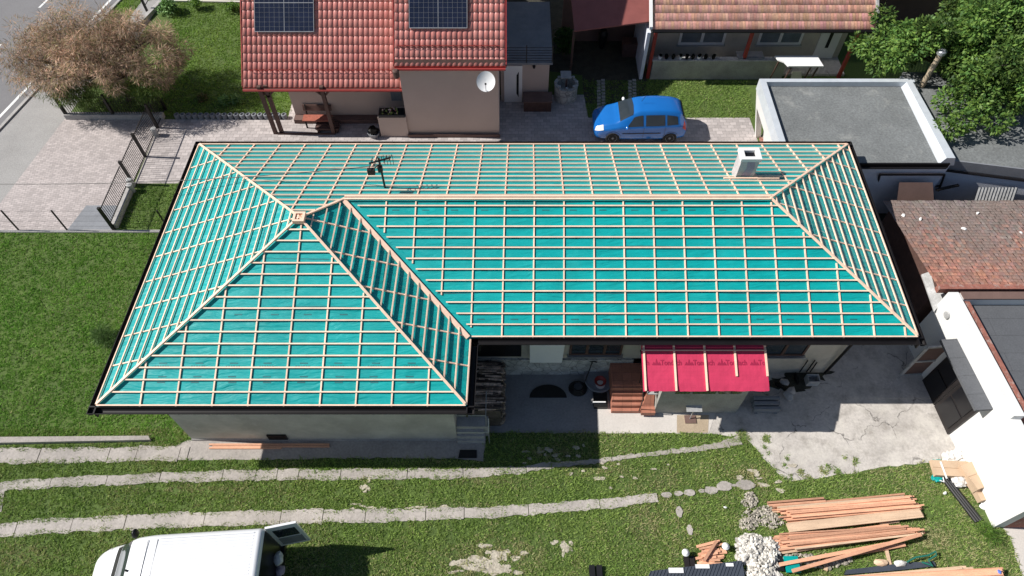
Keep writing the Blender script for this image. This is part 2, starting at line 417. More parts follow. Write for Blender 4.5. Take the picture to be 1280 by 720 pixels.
# yard between the houses
yard = [(-15.6, 20.05), (-11.8, 20.05), (-11.0, 19.0), (12.3, 19.0), (10.6, 23.15), (3.3, 23.15), (3.2, 25.3), (-.6, 25.3), (-5, 25.0), (-9.7, 24.1), (-15.6, 23.95)]
yard = [(-15.6, 20.05), (-11.3, 20.05), (-11.3, 16.0), (11.0, 16.0), (10.6, 24.05), (3.4, 24.05), (3.3, 25.6), (-.6, 25.6), (-.6, 28), (-10, 28), (-10, 23.95), (-15.6, 23.95)]
sheet('paved_yard', yard, .009, m_paver2); EXCL.append(yard)
# concrete yards by the house
cy = px((612, 540), (612, 462), (1300, 380), (1300, 440), (1185, 500), (1204, 563), (1165, 578), (1080, 588), (1030, 597), (985, 603), (962, 580), (932, 548), (885, 542))
sheet('concrete_yard', cy, .006, m_concrete, jag=.05); EXCL.append(cy)
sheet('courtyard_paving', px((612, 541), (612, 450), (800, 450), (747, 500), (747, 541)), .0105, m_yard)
wk = px((747, 542), (747, 500), (900, 500), (886, 541))
sheet('light_walkway', wk, .012, m_walk); 
tn = px((846, 541), (846, 519), (886, 519), (885, 541))
sheet('tan_slab', tn, .017, m_tan)
cn = px((1262, 672), (1250, 655), (1330, 640), (1330, 760), (1290, 760))
sheet('corner_concrete', cn, .006, m_walk, jag=.04); EXCL.append(cn)
sheet('bounce_cut_strip', [(14, 16.8), (28, 15), (28, 19), (14, 19)], .004, m_soil2)  # dark strip added between the sheds to cut green bounce from the lawn
passg = [(11.4, 10.3), (14.0, 10.3), (14.0, 20), (11.4, 20)]
sheet('side_passage', passg, .010, m_concrete); EXCL.append(passg)

# slab paths: centre line measured in the photo, half width in metres
def path(name, uvw, slab=1.5, jag=.028, gap=.022, seed=1):
    random.seed(seed)
    pts = [(G(u, v), w) for u, v, w in uvw]
    # resample
    segs = []
    L_ = 0; cum = [0]
    for i in range(1, len(pts)): L_ += (pts[i][0] - pts[i - 1][0]).length; cum.append(L_)
    def at(s_):
        for i in range(1, len(cum)):
            if s_ <= cum[i] or i == len(cum) - 1:
                t = (s_ - cum[i - 1]) / (cum[i] - cum[i - 1]); p = pts[i - 1][0].lerp(pts[i][0], t)
                d = (pts[i][0] - pts[i - 1][0]).normalized()
                return p, Vector((-d.y, d.x, 0)), pts[i - 1][1] * (1 - t) + pts[i][1] * t
    mb = MB(); s_ = 0
    while s_ < L_ - .1:
        ln = slab * random.uniform(.4, 1.6); e = min(s_ + ln, L_); n = max(2, int((e - s_) / .11))
        up = []; dn = []; sh = random.uniform(-.015, .015)
        for i in range(n + 1):
            p, nn, w = at(s_ + gap / 2 + (e - s_ - gap) * i / n)
            w1 = w * (.93 + .09 * math.sin(s_ * 3.1 + i * .35)) + random.uniform(-jag, jag) + sh; w2 = w * (.93 + .09 * math.sin(s_ * 1.7 + i * .5)) + random.uniform(-jag, jag) - sh
            up.append(p + nn * w1); dn.append(p - nn * w2)
        z1 = .028 + random.uniform(-.008, .008)
        poly = dn + up[::-1]
        tl = random.uniform(.86, 1.1)
        mb.prism([(q.x, q.y) for q in poly], -.02, z1)
        s_ = e
    o = mb.build(name, m_slab); struct(o)
    # exclusion
    N_ = 60; up = []; dn = []
    for i in range(N_ + 1):
        p, nn, w = at(L_ * i / N_); up.append((p + nn * (w - .10 - .05 * math.sin(i * 1.7)))[:2]); dn.append((p - nn * (w - .10 - .05 * math.sin(i * 1.7)))[:2])
    EXCL.append(dn + up[::-1]); return o
path('house_side_path', [(-330, 574, .27), (-80, 571, .27), (60, 569, .27), (200, 567, .26), (236, 567, .26)], 1.6, seed=3)
path('middle_path', [(-330, 630, .16), (-60, 612, .16), (60, 604, .17), (200, 597, .17), (350, 593, .18), (560, 593, .17), (650, 587, .13), (700, 581, .09), (745, 577, .08), (800, 569, .07), (860, 563, .08), (905, 556, .12), (926, 551, .15)], 1.3, seed=4)
path('lower_path', [(-330, 692, .23), (-60, 668, .23), (50, 659, .24), (200, 651, .24), (330, 647, .23), (480, 645, .21), (600, 641, .18), (700, 635, .17), (760, 629, .17), (822, 622, .15)], 1.7, seed=5)
# stepping stones at the end of the lower path
random.seed(5)
for i, (u, v, r) in enumerate([(833, 619, .16), (848, 617, .14), (862, 616, .19), (877, 614, .11), (889, 613, .23), (905, 608, .27), (917, 607, .08), (931, 606, .29), (849, 640, .18), (862, 662, .18), (747, 577, .1)]):
    c = G(u, v); mb = MB(); n = 11
    poly = [(c.x + r * math.cos(6.283 * k / n) * random.uniform(.8, 1.15), c.y + r * .55 * math.sin(6.283 * k / n) * random.uniform(.8, 1.15)) for k in range(n)]
    if i in (8, 9): poly = [(c.x + (x - c.x) * .55 , c.y + (y_ - c.y) * 1.7) for x, y_ in poly]
    mb.prism(poly, -.02, .035); o = mb.build('stepping_stone', m_slab)
    lab = ['stepping stone at the end of the slab path'] * 8 + ['small pale stone set upright in the grass near the path', 'small pale stone lying in the grass nearest the kindling heap', 'small stone beside the middle path at the edge of the house shadow']
    tag(o, 'flat grey stepping stone in grass where the lower slab path ends' if i < 8 else ['small pale oblong stone in the grass just below the slab path', 'small pale oblong stone in the grass, farther from the slab path', 'lone small stone where the house shadow meets the middle path'][i - 8], 'stone', 'stepping stones continuing the slab path' if i < 8 else None)
    EXCL.append(poly)
# apron of concrete along the wing's front wall
ap = px((236, 576), (214, 560), (236, 550), (570, 548), (607, 548), (604, 577), (560, 573), (420, 573))
sheet('wall_apron', ap, .014, m_slab, jag=.03); EXCL.append(ap)
m_slab2 = m_slab
mb = MB(); mb.prism(px((-60, 549), (188, 547), (190, 552), (-60, 557)), 0, .16); o = mb.build('garden_kerb', m_slab); struct(o); EXCL.append(px((-60, 547), (190, 545), (190, 554), (-60, 559)))
mb = MB(); mb.prism(px((0, 615), (6, 615), (2, 640), (-20, 645)), 0, .02); struct(mb.build('path_slab', m_slab))
# manhole slab by the fence
sheet('manhole_slab', px((108, 257), (146, 257), (143, 288), (84, 288)), .013, m_grey)
# bare patches
def patch(c, rx, ry, n=26, rough=.35, m=m_soil, z=.007, name='bare_soil'):
    p = G(*c)
    poly = [(p.x + rx * math.cos(6.283 * k / n) * random.uniform(1 - rough, 1 + rough), p.y + ry * math.sin(6.283 * k / n) * random.uniform(1 - rough, 1 + rough)) for k in range(n)]
    sheet(name, poly, z, m); return poly
random.seed(11)
PATCH = []
mb = MB(); zz = .006
def splat(u, v, rx, ry):
    global zz
    p = G(u, v); ph = [random.uniform(0, 6.28) for _ in range(4)]; n = 30; poly = []; zz += .00025
    for k in range(n):
        a = 6.2832 * k / n; r = 1 + .2 * math.sin(2 * a + ph[0]) + .13 * math.sin(3 * a + ph[1]) + .1 * math.sin(5 * a + ph[2]) + random.uniform(-.07, .07)
        poly.append((p.x + rx * r * math.cos(a), p.y + ry * r * math.sin(a)))
    mb.face([(x, y, zz) for x, y in poly]); PATCH.append(poly)
splat(600, 706, .62, .24); splat(706, 684, .13, .16); splat(622, 695, .3, .14)
for _ in range(26): a = random.uniform(0, 6.28); k = random.uniform(.5, 1.25); splat(606 + 46 * k * math.cos(a), 702 + 18 * k * math.sin(a), random.uniform(.04, .16), random.uniform(.03, .09))
for _ in range(9): splat(random.gauss(706, 9), random.gauss(684, 7), random.uniform(.03, .09), random.uniform(.03, .08))
for _ in range(16): splat(random.gauss(500, 45), random.gauss(634, 1.5), random.uniform(.05, .2), random.uniform(.02, .035))
for _ in range(14): splat(random.gauss(688, 28), random.gauss(566, 5), random.uniform(.04, .14), random.uniform(.03, .07))
for _ in range(12): splat(random.gauss(457, 3), random.gauss(607, 6), random.uniform(.03, .07), random.uniform(.03, .06))
for _ in range(14): splat(random.gauss(765, 40), random.gauss(595, 9), random.uniform(.03, .10), random.uniform(.02, .05))
for _ in range(12): splat(random.gauss(955, 14), random.gauss(596, 8), random.uniform(.05, .14), random.uniform(.03, .07))
struct(mb.build('bare_soil', m_soil))
DRYP = [(745, 588, .9, .3), (830, 598, .7, .3), (1170, 672, .7, .3), (30, 695, 1.2, .4), (455, 604, .2, .3), (655, 690, 1.0, .5), (940, 600, .6, .5), (690, 566, .9, .2), (560, 632, 1.6, .1), (600, 700, 1.5, .6), (250, 612, 2.0, .12), (620, 603, 1.6, .2), (800, 655, .5, .5), (1000, 590, .8, .2)]
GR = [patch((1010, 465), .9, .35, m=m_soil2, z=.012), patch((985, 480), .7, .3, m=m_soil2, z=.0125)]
# lawns between: verge by the driveway belongs to base ground; dark strip ground beyond the wall
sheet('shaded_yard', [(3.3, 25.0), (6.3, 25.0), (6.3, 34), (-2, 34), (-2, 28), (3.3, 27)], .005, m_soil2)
# ------------------------------------------------------------------ main house
ZE, PI_ = 3.5, .383
def S(x, y, z): return Vector((x + .02 * (y - 13), y, z))
X0, X1, XE, YF, YM, YB = -11.38, 11.98, -1.15, 8.33, 10.53, 18.62
px_, py_ = (X0 + XE) / 2, None
HW = (XE - X0) / 2; P_ = (X0 + HW, YF + HW)
HM = (YB - YM) / 2; RY = YM + HM; R2 = (X1 - HM, RY); zr = ZE + PI_ * HM
R1 = (XE - HM, RY)
# back slope passes through the same planes: P must be at equal distance from front, west, east, back
house = E('house_under_reroofing', (0, 12, 0), 'long low house with unfinished hipped roof of teal underlay and fresh timber battens', 'house')
slopes = {
 'main_front': dict(poly=[(XE, YM), (X1, YM), R2, R1], e=(0, YM), n=(0, 1)),
 'back': dict(poly=[(X0, YB), P_, R1, R2, (X1, YB)], e=(0, YB), n=(0, -1)),
 'west': dict(poly=[(X0, YB), (X0, YF), P_], e=(X0, 0), n=(1, 0)),
 'wing_front': dict(poly=[(X0, YF), (XE, YF), P_], e=(0, YF), n=(0, 1)),
 'wing_east': dict(poly=[P_, (XE, YF), (XE, YM), R1], e=(XE, 0), n=(-1, 0)),
 'east': dict(poly=[(X1, YM), (X1, YB), R2], e=(X1, 0), n=(-1, 0)),
}
def dist(s, x, y): return (x - s['e'][0]) * s['n'][0] + (y - s['e'][1]) * s['n'][1] if s['n'][0] == 0 or True else 0
def dd(s, x, y):
    return (y - s['e'][1]) * s['n'][1] if s['n'][0] == 0 else (x - s['e'][0]) * s['n'][0]
def Z(s, x, y, h=0): return S(x, y, ZE + PI_ * dd(s, x, y) + h / math.cos(math.atan(PI_)))
ub = MB()
for k, s in slopes.items():
    poly = s['poly']
    # subdivide the sheet a little so it can sag between rafters
    vs = [Z(s, *p) for p in poly]
    n = (vs[1] - vs[0]).cross(vs[2] - vs[1])
    if n.z < 0: vs.reverse()
    ub.face(vs)
roof = ub.build('roof', m_under, house)
def clip(poly, a, b_, eps=0):      # interval(s) of the line a + t b inside poly
    ts = []
    n = len(poly)
    for i in range(n):
        p = Vector(poly[i]); q = Vector(poly[(i + 1) % n]); e = q - p
        den = b_.x * e.y - b_.y * e.x
        if abs(den) < 1e-9: continue
        w = p - a; t = (w.x * e.y - w.y * e.x) / den; u = (w.x * b_.y - w.y * b_.x) / den
        if -1e-6 <= u < 1 - 1e-6: ts.append(t)
    ts.sort(); return list(zip(ts[::2], ts[1::2]))
CB = {'main_front': [.66 + .913 * k for k in range(-6, 13)], 'back': [.66 + .913 * k for k in range(-13, 13)],
      'wing_front': [-6.2 + .99 * k for k in range(-4, 5)], 'west': [13.5 + .98 * k for k in range(-5, 6)],
      'wing_east': [13.5 + .98 * k for k in range(-5, 2)], 'east': [14.5 + .95 * k for k in range(-4, 5)]}
pn = {k: Vector((-s['n'][0] * PI_, -s['n'][1] * PI_, 1)).normalized() for k, s in slopes.items()}
for k, s in slopes.items():
    nx = s['n'][0] != 0
    tdir = Vector((0, 1)) if nx else Vector((1, 0)); ndir = Vector(s['n'])
    maxd = HW if k in ('west', 'wing_front', 'wing_east') else (HW if k == 'back' else HM)
    # counter battens
    for c in CB[k]:
        a = Vector((s['e'][0], c)) if nx else Vector((c, s['e'][1]))
        for t0, t1 in clip(s['poly'], a, ndir):
            t0 = max(t0, .0); t1 -= .06
            if k == 'main_front' and c < XE: t0 += .28
            if k == 'wing_east' and c > YM: t0 += .10
            if t1 - t0 < .25: continue
            p, q = a + ndir * t0, a + ndir * t1
            MB().bar(Z(s, *p), Z(s, *q), .040, .038, pn[k]).build('counter_batten', m_cbatten, roof)
    # battens
    ds = [.035] + [.37 + .3155 * i + random.uniform(-.006, .006) for i in range(20)]
    for i, d in enumerate(ds):
        a = Vector(s['e']) + ndir * d
        if nx: a.y = 0
        else: a.x = 0
        if k in ('main_front', 'east') and d > HM - .05: continue
        for t0, t1 in clip(s['poly'], a, tdir):
            if k == 'main_front': t0 += .22 if d > .1 else .05
            if k == 'wing_east': t1 -= .12
            if t1 - t0 < .25: continue
            p, q = a + tdir * t0, a + tdir * t1
            dz = random.uniform(-.004, .004)
            MB().bar(Z(s, *p, h=dz), Z(s, *q, h=-dz), .038, .036, pn[k], off=.039).build('batten', m_batten, roof)
# hip, ridge and valley boards
def hipb(a, za, b_, zb, name, w=.065, h=.05, two=.055, off=.085):
    A = S(*a, za); B = S(*b_, zb); t = (B - A).normalized(); side = t.cross(Vector((0, 0, 1))).normalized() * two
    for sg in ((-1, 1) if name == 'ridge_batten' else (0,)):
        MB().bar(A + side * sg + Vector((0, 0, off - .02)), B + side * sg + Vector((0, 0, off - .02)), w, h).build(name, m_batten, roof)
zp = ZE + PI_ * HW
hipb((X0 + .05, YB - .05), ZE, P_, zp, 'hip_batten'); hipb((X0 + .05, YF + .05), ZE, P_, zp, 'hip_batten')
hipb((XE - .05, YF + .05), ZE, P_, zp, 'hip_batten'); hipb(P_, zp, R1, zr, 'hip_batten', off=.05)
hipb((X1 - .05, YM + .05), ZE, R2, zr, 'hip_batten'); hipb((X1 - .05, YB - .05), ZE, R2, zr, 'hip_batten')
hipb(R1, zr, R2, zr, 'ridge_batten', w=.055, two=.05)
A = S(XE - .09, YM - .02, ZE + .03); B = S(R1[0] - .07, R1[1] - .02, zr + .03)
MB().bar(A, B, .14, .035, off=.03).build('valley_board', m_cbatten, roof)
mb = MB(); c = S(*P_, zp)
mb.box(c.x - .17, c.x + .17, c.y - .2, c.y - .13, c.z + .0, c.z + .13); mb.box(c.x - .17, c.x + .17, c.y + .1, c.y + .17, c.z, c.z + .13)
mb.box(c.x - .17, c.x - .1, c.y - .13, c.y + .1, c.z, c.z + .13); mb.box(c.x + .1, c.x + .17, c.y - .13, c.y + .1, c.z, c.z + .13)
mb.build('peak_frame', m_batten, roof)
# printed marks on the sheet
random.seed(3)
pr = MB()
def mark(s, k, x, y, w, h):
    nx = s['n'][0] != 0
    a, b_ = (h / 2, w / 2) if nx else (w / 2, h / 2)
    q = [Z(s, x - a, y - b_, .004), Z(s, x + a, y - b_, .004), Z(s, x + a, y + b_, .004), Z(s, x - a, y + b_, .004)]
    pr.face(q)
for k, cols, ys in (('main_front', [c + .32 for c in CB['main_front']], [11.05, 12.45, 13.4, 14.25]), ('wing_front', [c + .45 for c in CB['wing_front']], [8.95, 9.1, 9.45, 10.75, 10.9])):
    s = slopes[k]
    for c in cols:
        for y in ys:
            d = dd(s, c, y)
            if not clip([Vector(p) for p in s['poly']], Vector((c, y - .3)), Vector((0, 1))): continue
            iv = clip(s['poly'], Vector((-30, y)), Vector((1, 0)))
            if not iv or not (iv[0][0] - 30 + .5 < c < iv[0][1] - 30 - .5): continue
            x = c + random.uniform(-.04, .04)
            mark(s, k, x, y, .22, .036); 
            if y in (9.45,):
                for j in range(6): mark(s, k, x - .2 + j * .07, y - .08, .035, .04)
for k in ('back', 'west', 'wing_east'):
    s = slopes[k]
    for i in range(46):
        x = random.uniform(-10, 10); y = random.uniform(9, 18)
        iv = clip(s['poly'], Vector((-30, y)), Vector((1, 0)))
        if iv and iv[0][0] - 30 + .5 < x < iv[0][1] - 30 - .5: mark(s, k, x, y, .22, .02)
for k, s in slopes.items():
    nx = s['n'][0] != 0; tdir = Vector((0, 1)) if nx else Vector((1, 0)); ndir = Vector(s['n'])
    for d in (1.27, 2.62, 3.95):
        a = Vector(s['e']) + ndir * d
        if nx: a.y = 0
        else: a.x = 0
        for t0, t1 in clip(s['poly'], a, tdir):
            if t1 - t0 < 1: continue
            t = t0 + .2
            while t < t1 - .2:
                e = min(t + .5, t1 - .2); w0, w1 = (.010 + .006 * math.sin(t * 2), .010 + .006 * math.sin(e * 2))
                P4 = [a + tdir * t, a + tdir * e]; o0 = .02 * math.sin(t * 1.3 + d); o1 = .02 * math.sin(e * 1.3 + d)
                q = [Z(s, *(P4[0] + ndir * (o0 - w0)), .0045), Z(s, *(P4[1] + ndir * (o1 - w1)), .0045), Z(s, *(P4[1] + ndir * (o1 + w1)), .0045), Z(s, *(P4[0] + ndir * (o0 + w0)), .0045)]
                pr.face(q); t = e
pr.build('printed_marks', m_print, roof)
# gutter, fascia and soffit
outline = [(X0, YF), (XE, YF), (XE, YM), (X1, YM), (X1, YB), (X0, YB)]
nrm = [(0, -1), (1, 0), (0, -1), (1, 0), (0, 1), (-1, 0)]
for i in range(6):
    a = outline[i]; b_ = outline[(i + 1) % 6]; n = nrm[i]
    ex = lambda p, q, s_: (p[0] + (p[0] - q[0]) / max(.01, math.hypot(p[0] - q[0], p[1] - q[1])) * s_, p[1] + (p[1] - q[1]) / max(.01, math.hypot(p[0] - q[0], p[1] - q[1])) * s_)
    ea = .20 if i != 2 else 0; eb = .20 if i != 1 else 0
    if i == 1: eb = -.0
    a2 = ex(a, b_, ea); b2 = ex(b_, a, eb)
    if i == 2: a2 = (a[0] + .20, a[1])
    if i == 1: b2 = (b_[0], b_[1] - .21)
    fl = MB()
    # drip edge + fascia + half-round gutter
    Aa = S(a2[0], a2[1], 0); Bb = S(b2[0], b2[1], 0); nn = Vector((n[0], n[1], 0))
    def off(p, o, z): return Vector((p.x + nn.x * o, p.y + nn.y * o, z))
    fl.hexa([off(Aa, -.02, 3.24), off(Bb, -.02, 3.24), off(Bb, .02, 3.24), off(Aa, .02, 3.24)], [off(Aa, -.02, 3.505), off(Bb, -.02, 3.505), off(Bb, .02, 3.505), off(Aa, .02, 3.505)])
    fl.build('fascia', m_gutter, house)
    g = MB(); seg = 8; ring = []
    for j in range(seg + 1):
        q = math.pi * j / seg; ring.append((.11 - .09 * math.cos(q) + .005, 3.46 - .09 * math.sin(q)))
    ring2 = [(o_ * 1.0, z_ - .008) for o_, z_ in ring][::-1]
    pl = ring
    for j in range(len(pl) - 1):
        g.face([off(Aa, *pl[j]), off(Aa, *pl[j + 1]), off(Bb, *pl[j + 1]), off(Bb, *pl[j])])
    g.bar(off(Aa, .205, 3.455), off(Bb, .205, 3.455), .018, .018)
    o = g.build('gutter', m_gutter, house)
sf = MB(); sf.face([S(*p, 3.25) for p in outline]); sf.build('soffit', m_gutter, house)
# walls
WALLP = [(-10.25, 8.82), (-1.75, 8.82), (-1.75, 11.25), (10.72, 11.25), (10.85, 17.9), (-10.3, 17.9)]
w = MB()
for i in range(6):
    p = WALLP[i]; q = WALLP[(i + 1) % 6]
    if i != 2: w.face([(p[0], p[1], 0), (q[0], q[1], 0), (q[0], q[1], 3.25), (p[0], p[1], 3.25)])
w.build('wall', m_plaster, house)
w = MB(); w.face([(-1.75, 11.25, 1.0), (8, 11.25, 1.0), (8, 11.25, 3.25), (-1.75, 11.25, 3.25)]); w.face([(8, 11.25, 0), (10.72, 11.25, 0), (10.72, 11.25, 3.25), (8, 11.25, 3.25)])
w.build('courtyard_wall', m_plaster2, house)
w = MB(); w.box(-1.7, 4.0, 11.17, 11.249, 0, 1.02); w.build('stone_plinth', m_stone, house)
nt = m_stone.node_tree; b, src, l = base_src(m_stone); vo = nt.nodes.new('ShaderNodeTexVoronoi'); vo.feature = 'DISTANCE_TO_EDGE'; vo.inputs['Scale'].default_value = 3.2
g_ = nt.nodes.new('ShaderNodeNewGeometry'); nt.links.new(g_.outputs['Position'], vo.inputs['Vector'])
mr = nt.nodes.new('ShaderNodeMapRange'); mr.inputs[2].default_value = .05; mr.inputs[3].default_value = .4; nt.links.new(vo.outputs['Distance'], mr.inputs[0])
vm = nt.nodes.new('ShaderNodeVectorMath'); vm.operation = 'SCALE'; nt.links.new(src, vm.inputs[0]); nt.links.new(mr.outputs[0], vm.inputs['Scale']); nt.links.new(vm.outputs[0], b.inputs['Base Color'])
def window(parent, x0, x1, z0, z1, y, n=2, frame=m_white, glass=m_glass, fw=.07, dep=.05, name='window'):
    f = MB()
    f.box(x0, x1, y - dep, y - .004, z0, z0 + fw); f.box(x0, x1, y - dep, y - .004, z1 - fw, z1)
    f.box(x0, x0 + fw, y - dep, y - .004, z0 + fw, z1 - fw); f.box(x1 - fw, x1, y - dep, y - .004, z0 + fw, z1 - fw)
    for k in range(1, n):
        xm = x0 + (x1 - x0) * k / n; f.box(xm - fw * .6, xm + fw * .6, y - dep - .004, y - .006, z0 + fw, z1 - fw)
    fo = f.build(name, frame, parent)
    MB().box(x0 + fw * .5, x1 - fw * .5, y - .02, y - .005, z0 + fw * .5, z1 - fw * .5).build('pane', glass, fo)
    MB().box(x0 - .06, x1 + .06, y - .14, y - .006, z0 - .05, z0 - .003).build('sill', m_metal, fo)
    return fo
window(house, 1.85, 3.55, 1.3, 2.6, 11.25, 3, frame=m_brownwood)
window(house, 8.05, 9.5, 1.25, 2.5, 11.25, 2, frame=m_brownwood)
MB().box(-1.6, .3, 11.2, 11.246, 1.2, 2.9).build('dark_opening', m_dark, house)
# small vent window at the base of the wing
MB().box(-7.75, -7.15, 8.77, 8.817, .12, .45).build('cellar_vent', m_dark, house)
MB().box(-10.25, -1.75, 8.79, 8.818, 0, .10).build('wall_base', m_kerb, house)
# downpipes
MB().tube([(-.95, 10.36, 3.4), (-.95, 10.36, 3.1), (-1.6, 10.9, 2.9), (-1.62, 11.0, .1)], .045).build('downpipe', m_gutter, house)
MB().tube([(11.6, 10.6, 3.35), (10.75, 11.1, 2.9), (10.6, 11.17, .1)], .045).build('downpipe', m_gutter, house)
for xx in (9.75, 9.98, 10.1):
    MB().tube([(xx, 11.2, .15), (xx, 11.2, .95 - .15 * (xx > 10))], .02, 6).build('wall_pipe', m_black, house)
# chimney
m_chim = mat('chimney_plaster', (.52, .475, .47), .9, .1, 3, .1, 30, .3, 40); add_stain(m_chim, (.40, .34, .36), 3.5, .5, .62, .8)
ch = MB(); x0, x1, y0, y1, zb, zt = 7.28, 7.86, 15.95, 16.4, 4.2, 5.45
ch.box(x0, x1, y0, y1, zb, zt - .12); cho = ch.build('chimney', m_chim, house)
cc = MB(); t = .09
X_0, X_1, Y_0, Y_1 = x0 - .04, x1 + .04, y0 - .04, y1 + .04
cc.box(X_0, X_1, Y_0, Y_0 + t + .04, zt - .12, zt); cc.box(X_0, X_1, Y_1 - t - .04, Y_1, zt - .12, zt)
cc.box(X_0, X_0 + t + .06, Y_0 + t + .04, Y_1 - t - .04, zt - .12, zt); cc.box(X_1 - t - .06, X_1, Y_0 + t + .04, Y_1 - t - .04, zt - .12, zt)
cc.build('chimney_cap', m_whitewall, cho)
MB().box(x0 + .1, x1 - .1, y0 + .09, y1 - .09, zt - .118, zt - .09).build('flue', m_dark, cho)
MB().face([(x0 + .14, y0 - .004, zb + .45), (x0 + .42, y0 - .004, zb + .4), (x0 + .5, y0 - .004, zb + .8), (x0 + .44, y0 - .004, zt - .14), (x0 + .2, y0 - .004, zt - .14), (x0 + .24, y0 - .004, zb + .8)]).build('stain_patch', m_purple, cho)
MB().bar(Z(slopes['back'], 6.8, 15.85, .08), Z(slopes['back'], 8.6, 15.85, .08), .055, .04, pn['back']).build('trimmer_batten', m_batten, roof)

# antenna
an = E('roof_antenna', (-4.05, 15.35, 4.8), 'black television antenna on a thin mast rising from the back roof slope', 'antenna')
MB().tube([(-4.05, 15.35, 4.7), (-4.05, 15.35, 6.05)], .035, 8).build('mast', m_iron, an)
b = MB(); b.tube([(-4.35, 15.25, 5.93), (-3.7, 15.45, 5.98)], .03, 6)
for k in range(5):
    t = k / 4; p = Vector((-4.3, 15.26, 5.93)).lerp(Vector((-3.72, 15.44, 5.98)), t); l_ = .24 - .12 * t
    b.tube([p + Vector((-.03, -l_, .0)), p + Vector((.03, l_, .0))], .014, 5)
b.build('yagi_array', m_iron, an)
b = MB(); b.tube([(-4.05, 15.35, 5.8), (-4.3, 15.1, 5.78)], .015, 6); b.box(-4.4, -4.18, 15.02, 15.14, 5.66, 5.86); b.box(-4.14, -4.0, 15.28, 15.4, 5.5, 5.72)
for k in range(4): b.tube([(-3.9 + k * .09, 15.36, 5.75), (-3.9 + k * .09, 15.38, 6.15)], .008, 5)
b.build('grid_element', m_iron, an)
# overhead cable to the antenna
pts = []
p0 = Vector((-30, 16.0, 4.9)); p1 = Vector((-4.05, 15.35, 5.75)); p0 = GY(-60, 229, 17.0); 
for i in range(25):
    t = i / 24; p = p0.lerp(p1, t); p.z -= .9 * 4 * t * (1 - t) * .35; pts.append(p)
tag(MB().tube(pts, .013, 5).build('overhead_cable', m_iron), 'thin overhead cable strung from the left across driveway and roof to the antenna', 'cable')

# ------------------------------------------------------------------ porch
po = E('porch', (5.9, 10.2, 0), 'small porch with bright magenta membrane roof under four white counter battens', 'porch')
PX0, PX1, PYF, PYB, PZF, PZB = 3.86, 7.58, 9.26, 10.7, 2.6, 3.12
b = MB(); b.box(4.65, 7.35, 9.75, 11.17, 0, 2.5); b.build('wall', m_mossy, po)
b = MB(); v = [(PX0, PYF, PZF), (PX1, PYF, PZF), (PX1, PYB, PZB), (PX0, PYB, PZB)]
n_ = 24; vs = []; fs = []
for j in range(9):
    for i in range(n_ + 1):
        t = i / n_; q = j / 8; vs.append((PX0 + (PX1 - PX0) * t, PYF + (PYB - PYF) * q + (random.uniform(-.012, .012) if j == 0 else 0), PZF + (PZB - PZF) * q + random.uniform(-.003, .003) - (.025 if j == 0 else 0)))
for j in range(8):
    for i in range(n_): k = j * (n_ + 1) + i; fs.append((k, k + 1, k + n_ + 2, k + n_ + 1))
b.add(vs, fs); mem = b.build('roof_membrane', m_pinkmem, po)
b = MB(); b.hexa([(PX0 + .03, PYF + .05, PZF - .07), (PX1 - .03, PYF + .05, PZF - .07), (PX1 - .03, PYB, PZB - .08), (PX0 + .03, PYB, PZB - .08)], [(PX0 + .03, PYF + .05, PZF - .02), (PX1 - .03, PYF + .05, PZF - .02), (PX1 - .03, PYB, PZB - .02), (PX0 + .03, PYB, PZB - .02)])
b.build('roof_deck', m_brownwood, po)
pnv = Vector((0, -(PZB - PZF), PYB - PYF)).normalized()
def pp(x, q, h=0): return Vector((x, PYF + (PYB - PYF) * q, PZF + (PZB - PZF) * q)) + pnv * h
for x, q0, m_ in ((3.93, 0, 1), (4.83, 0, 1), (5.74, 0, 1), (6.64, .28, 1), (7.55, .28, 1)):
    MB().bar(pp(x, q0), pp(x, 1), .055, .04, pnv, off=.006).build('counter_batten', m_white if False else m_cbatten, po)
MB().bar(pp(PX0, .78), pp(PX1, .78), .03, .025, pnv, off=.048).build('batten', m_cbatten, po)
b = MB(); b.tube([(4.75, 9.7, 2.08), (7.3, 9.7, 2.08)], .02); b.box(5.05, 5.5, 9.68, 9.747, 1.55, 1.95); b.box(6.4, 7.1, 9.68, 9.747, 1.55, 1.95); b.box(5.6, 6.3, 9.68, 9.747, 1.55, 1.95); b.build('window', m_glass, po)
# printed words on the membrane
def text_mesh(body, size):
    cu = bpy.data.curves.new('t', 'FONT'); cu.body = body; cu.size = size; cu.resolution_u = 3; cu.offset = .004
    o = bpy.data.objects.new('t', cu); COL.objects.link(o); dg = bpy.context.evaluated_depsgraph_get(); dg.update()
    me = bpy.data.meshes.new_from_object(o.evaluated_get(dg)); vs = [v.co.copy() for v in me.vertices]; fs = [tuple(p.vertices) for p in me.polygons]
    bpy.data.objects.remove(o); bpy.data.meshes.remove(me); return vs, fs
tv, tf = text_mesh('Tondach', .18)
U_ = Vector((1, 0, 0)); V_ = (pp(0, 1) - pp(0, 0)).normalized()
words = MB()
def vpix(P):
    d = P - Vector((0, 0, CAMZ)); p_ = R(PITCH); dep = d.y * math.cos(p_) - d.z * math.sin(p_)
    return 360 - F * (d.y * math.sin(p_) + d.z * math.cos(p_)) / dep
QW = min(np.linspace(.2, .95, 200), key=lambda q: abs(vpix(pp(5.8, q)) - 456.5))
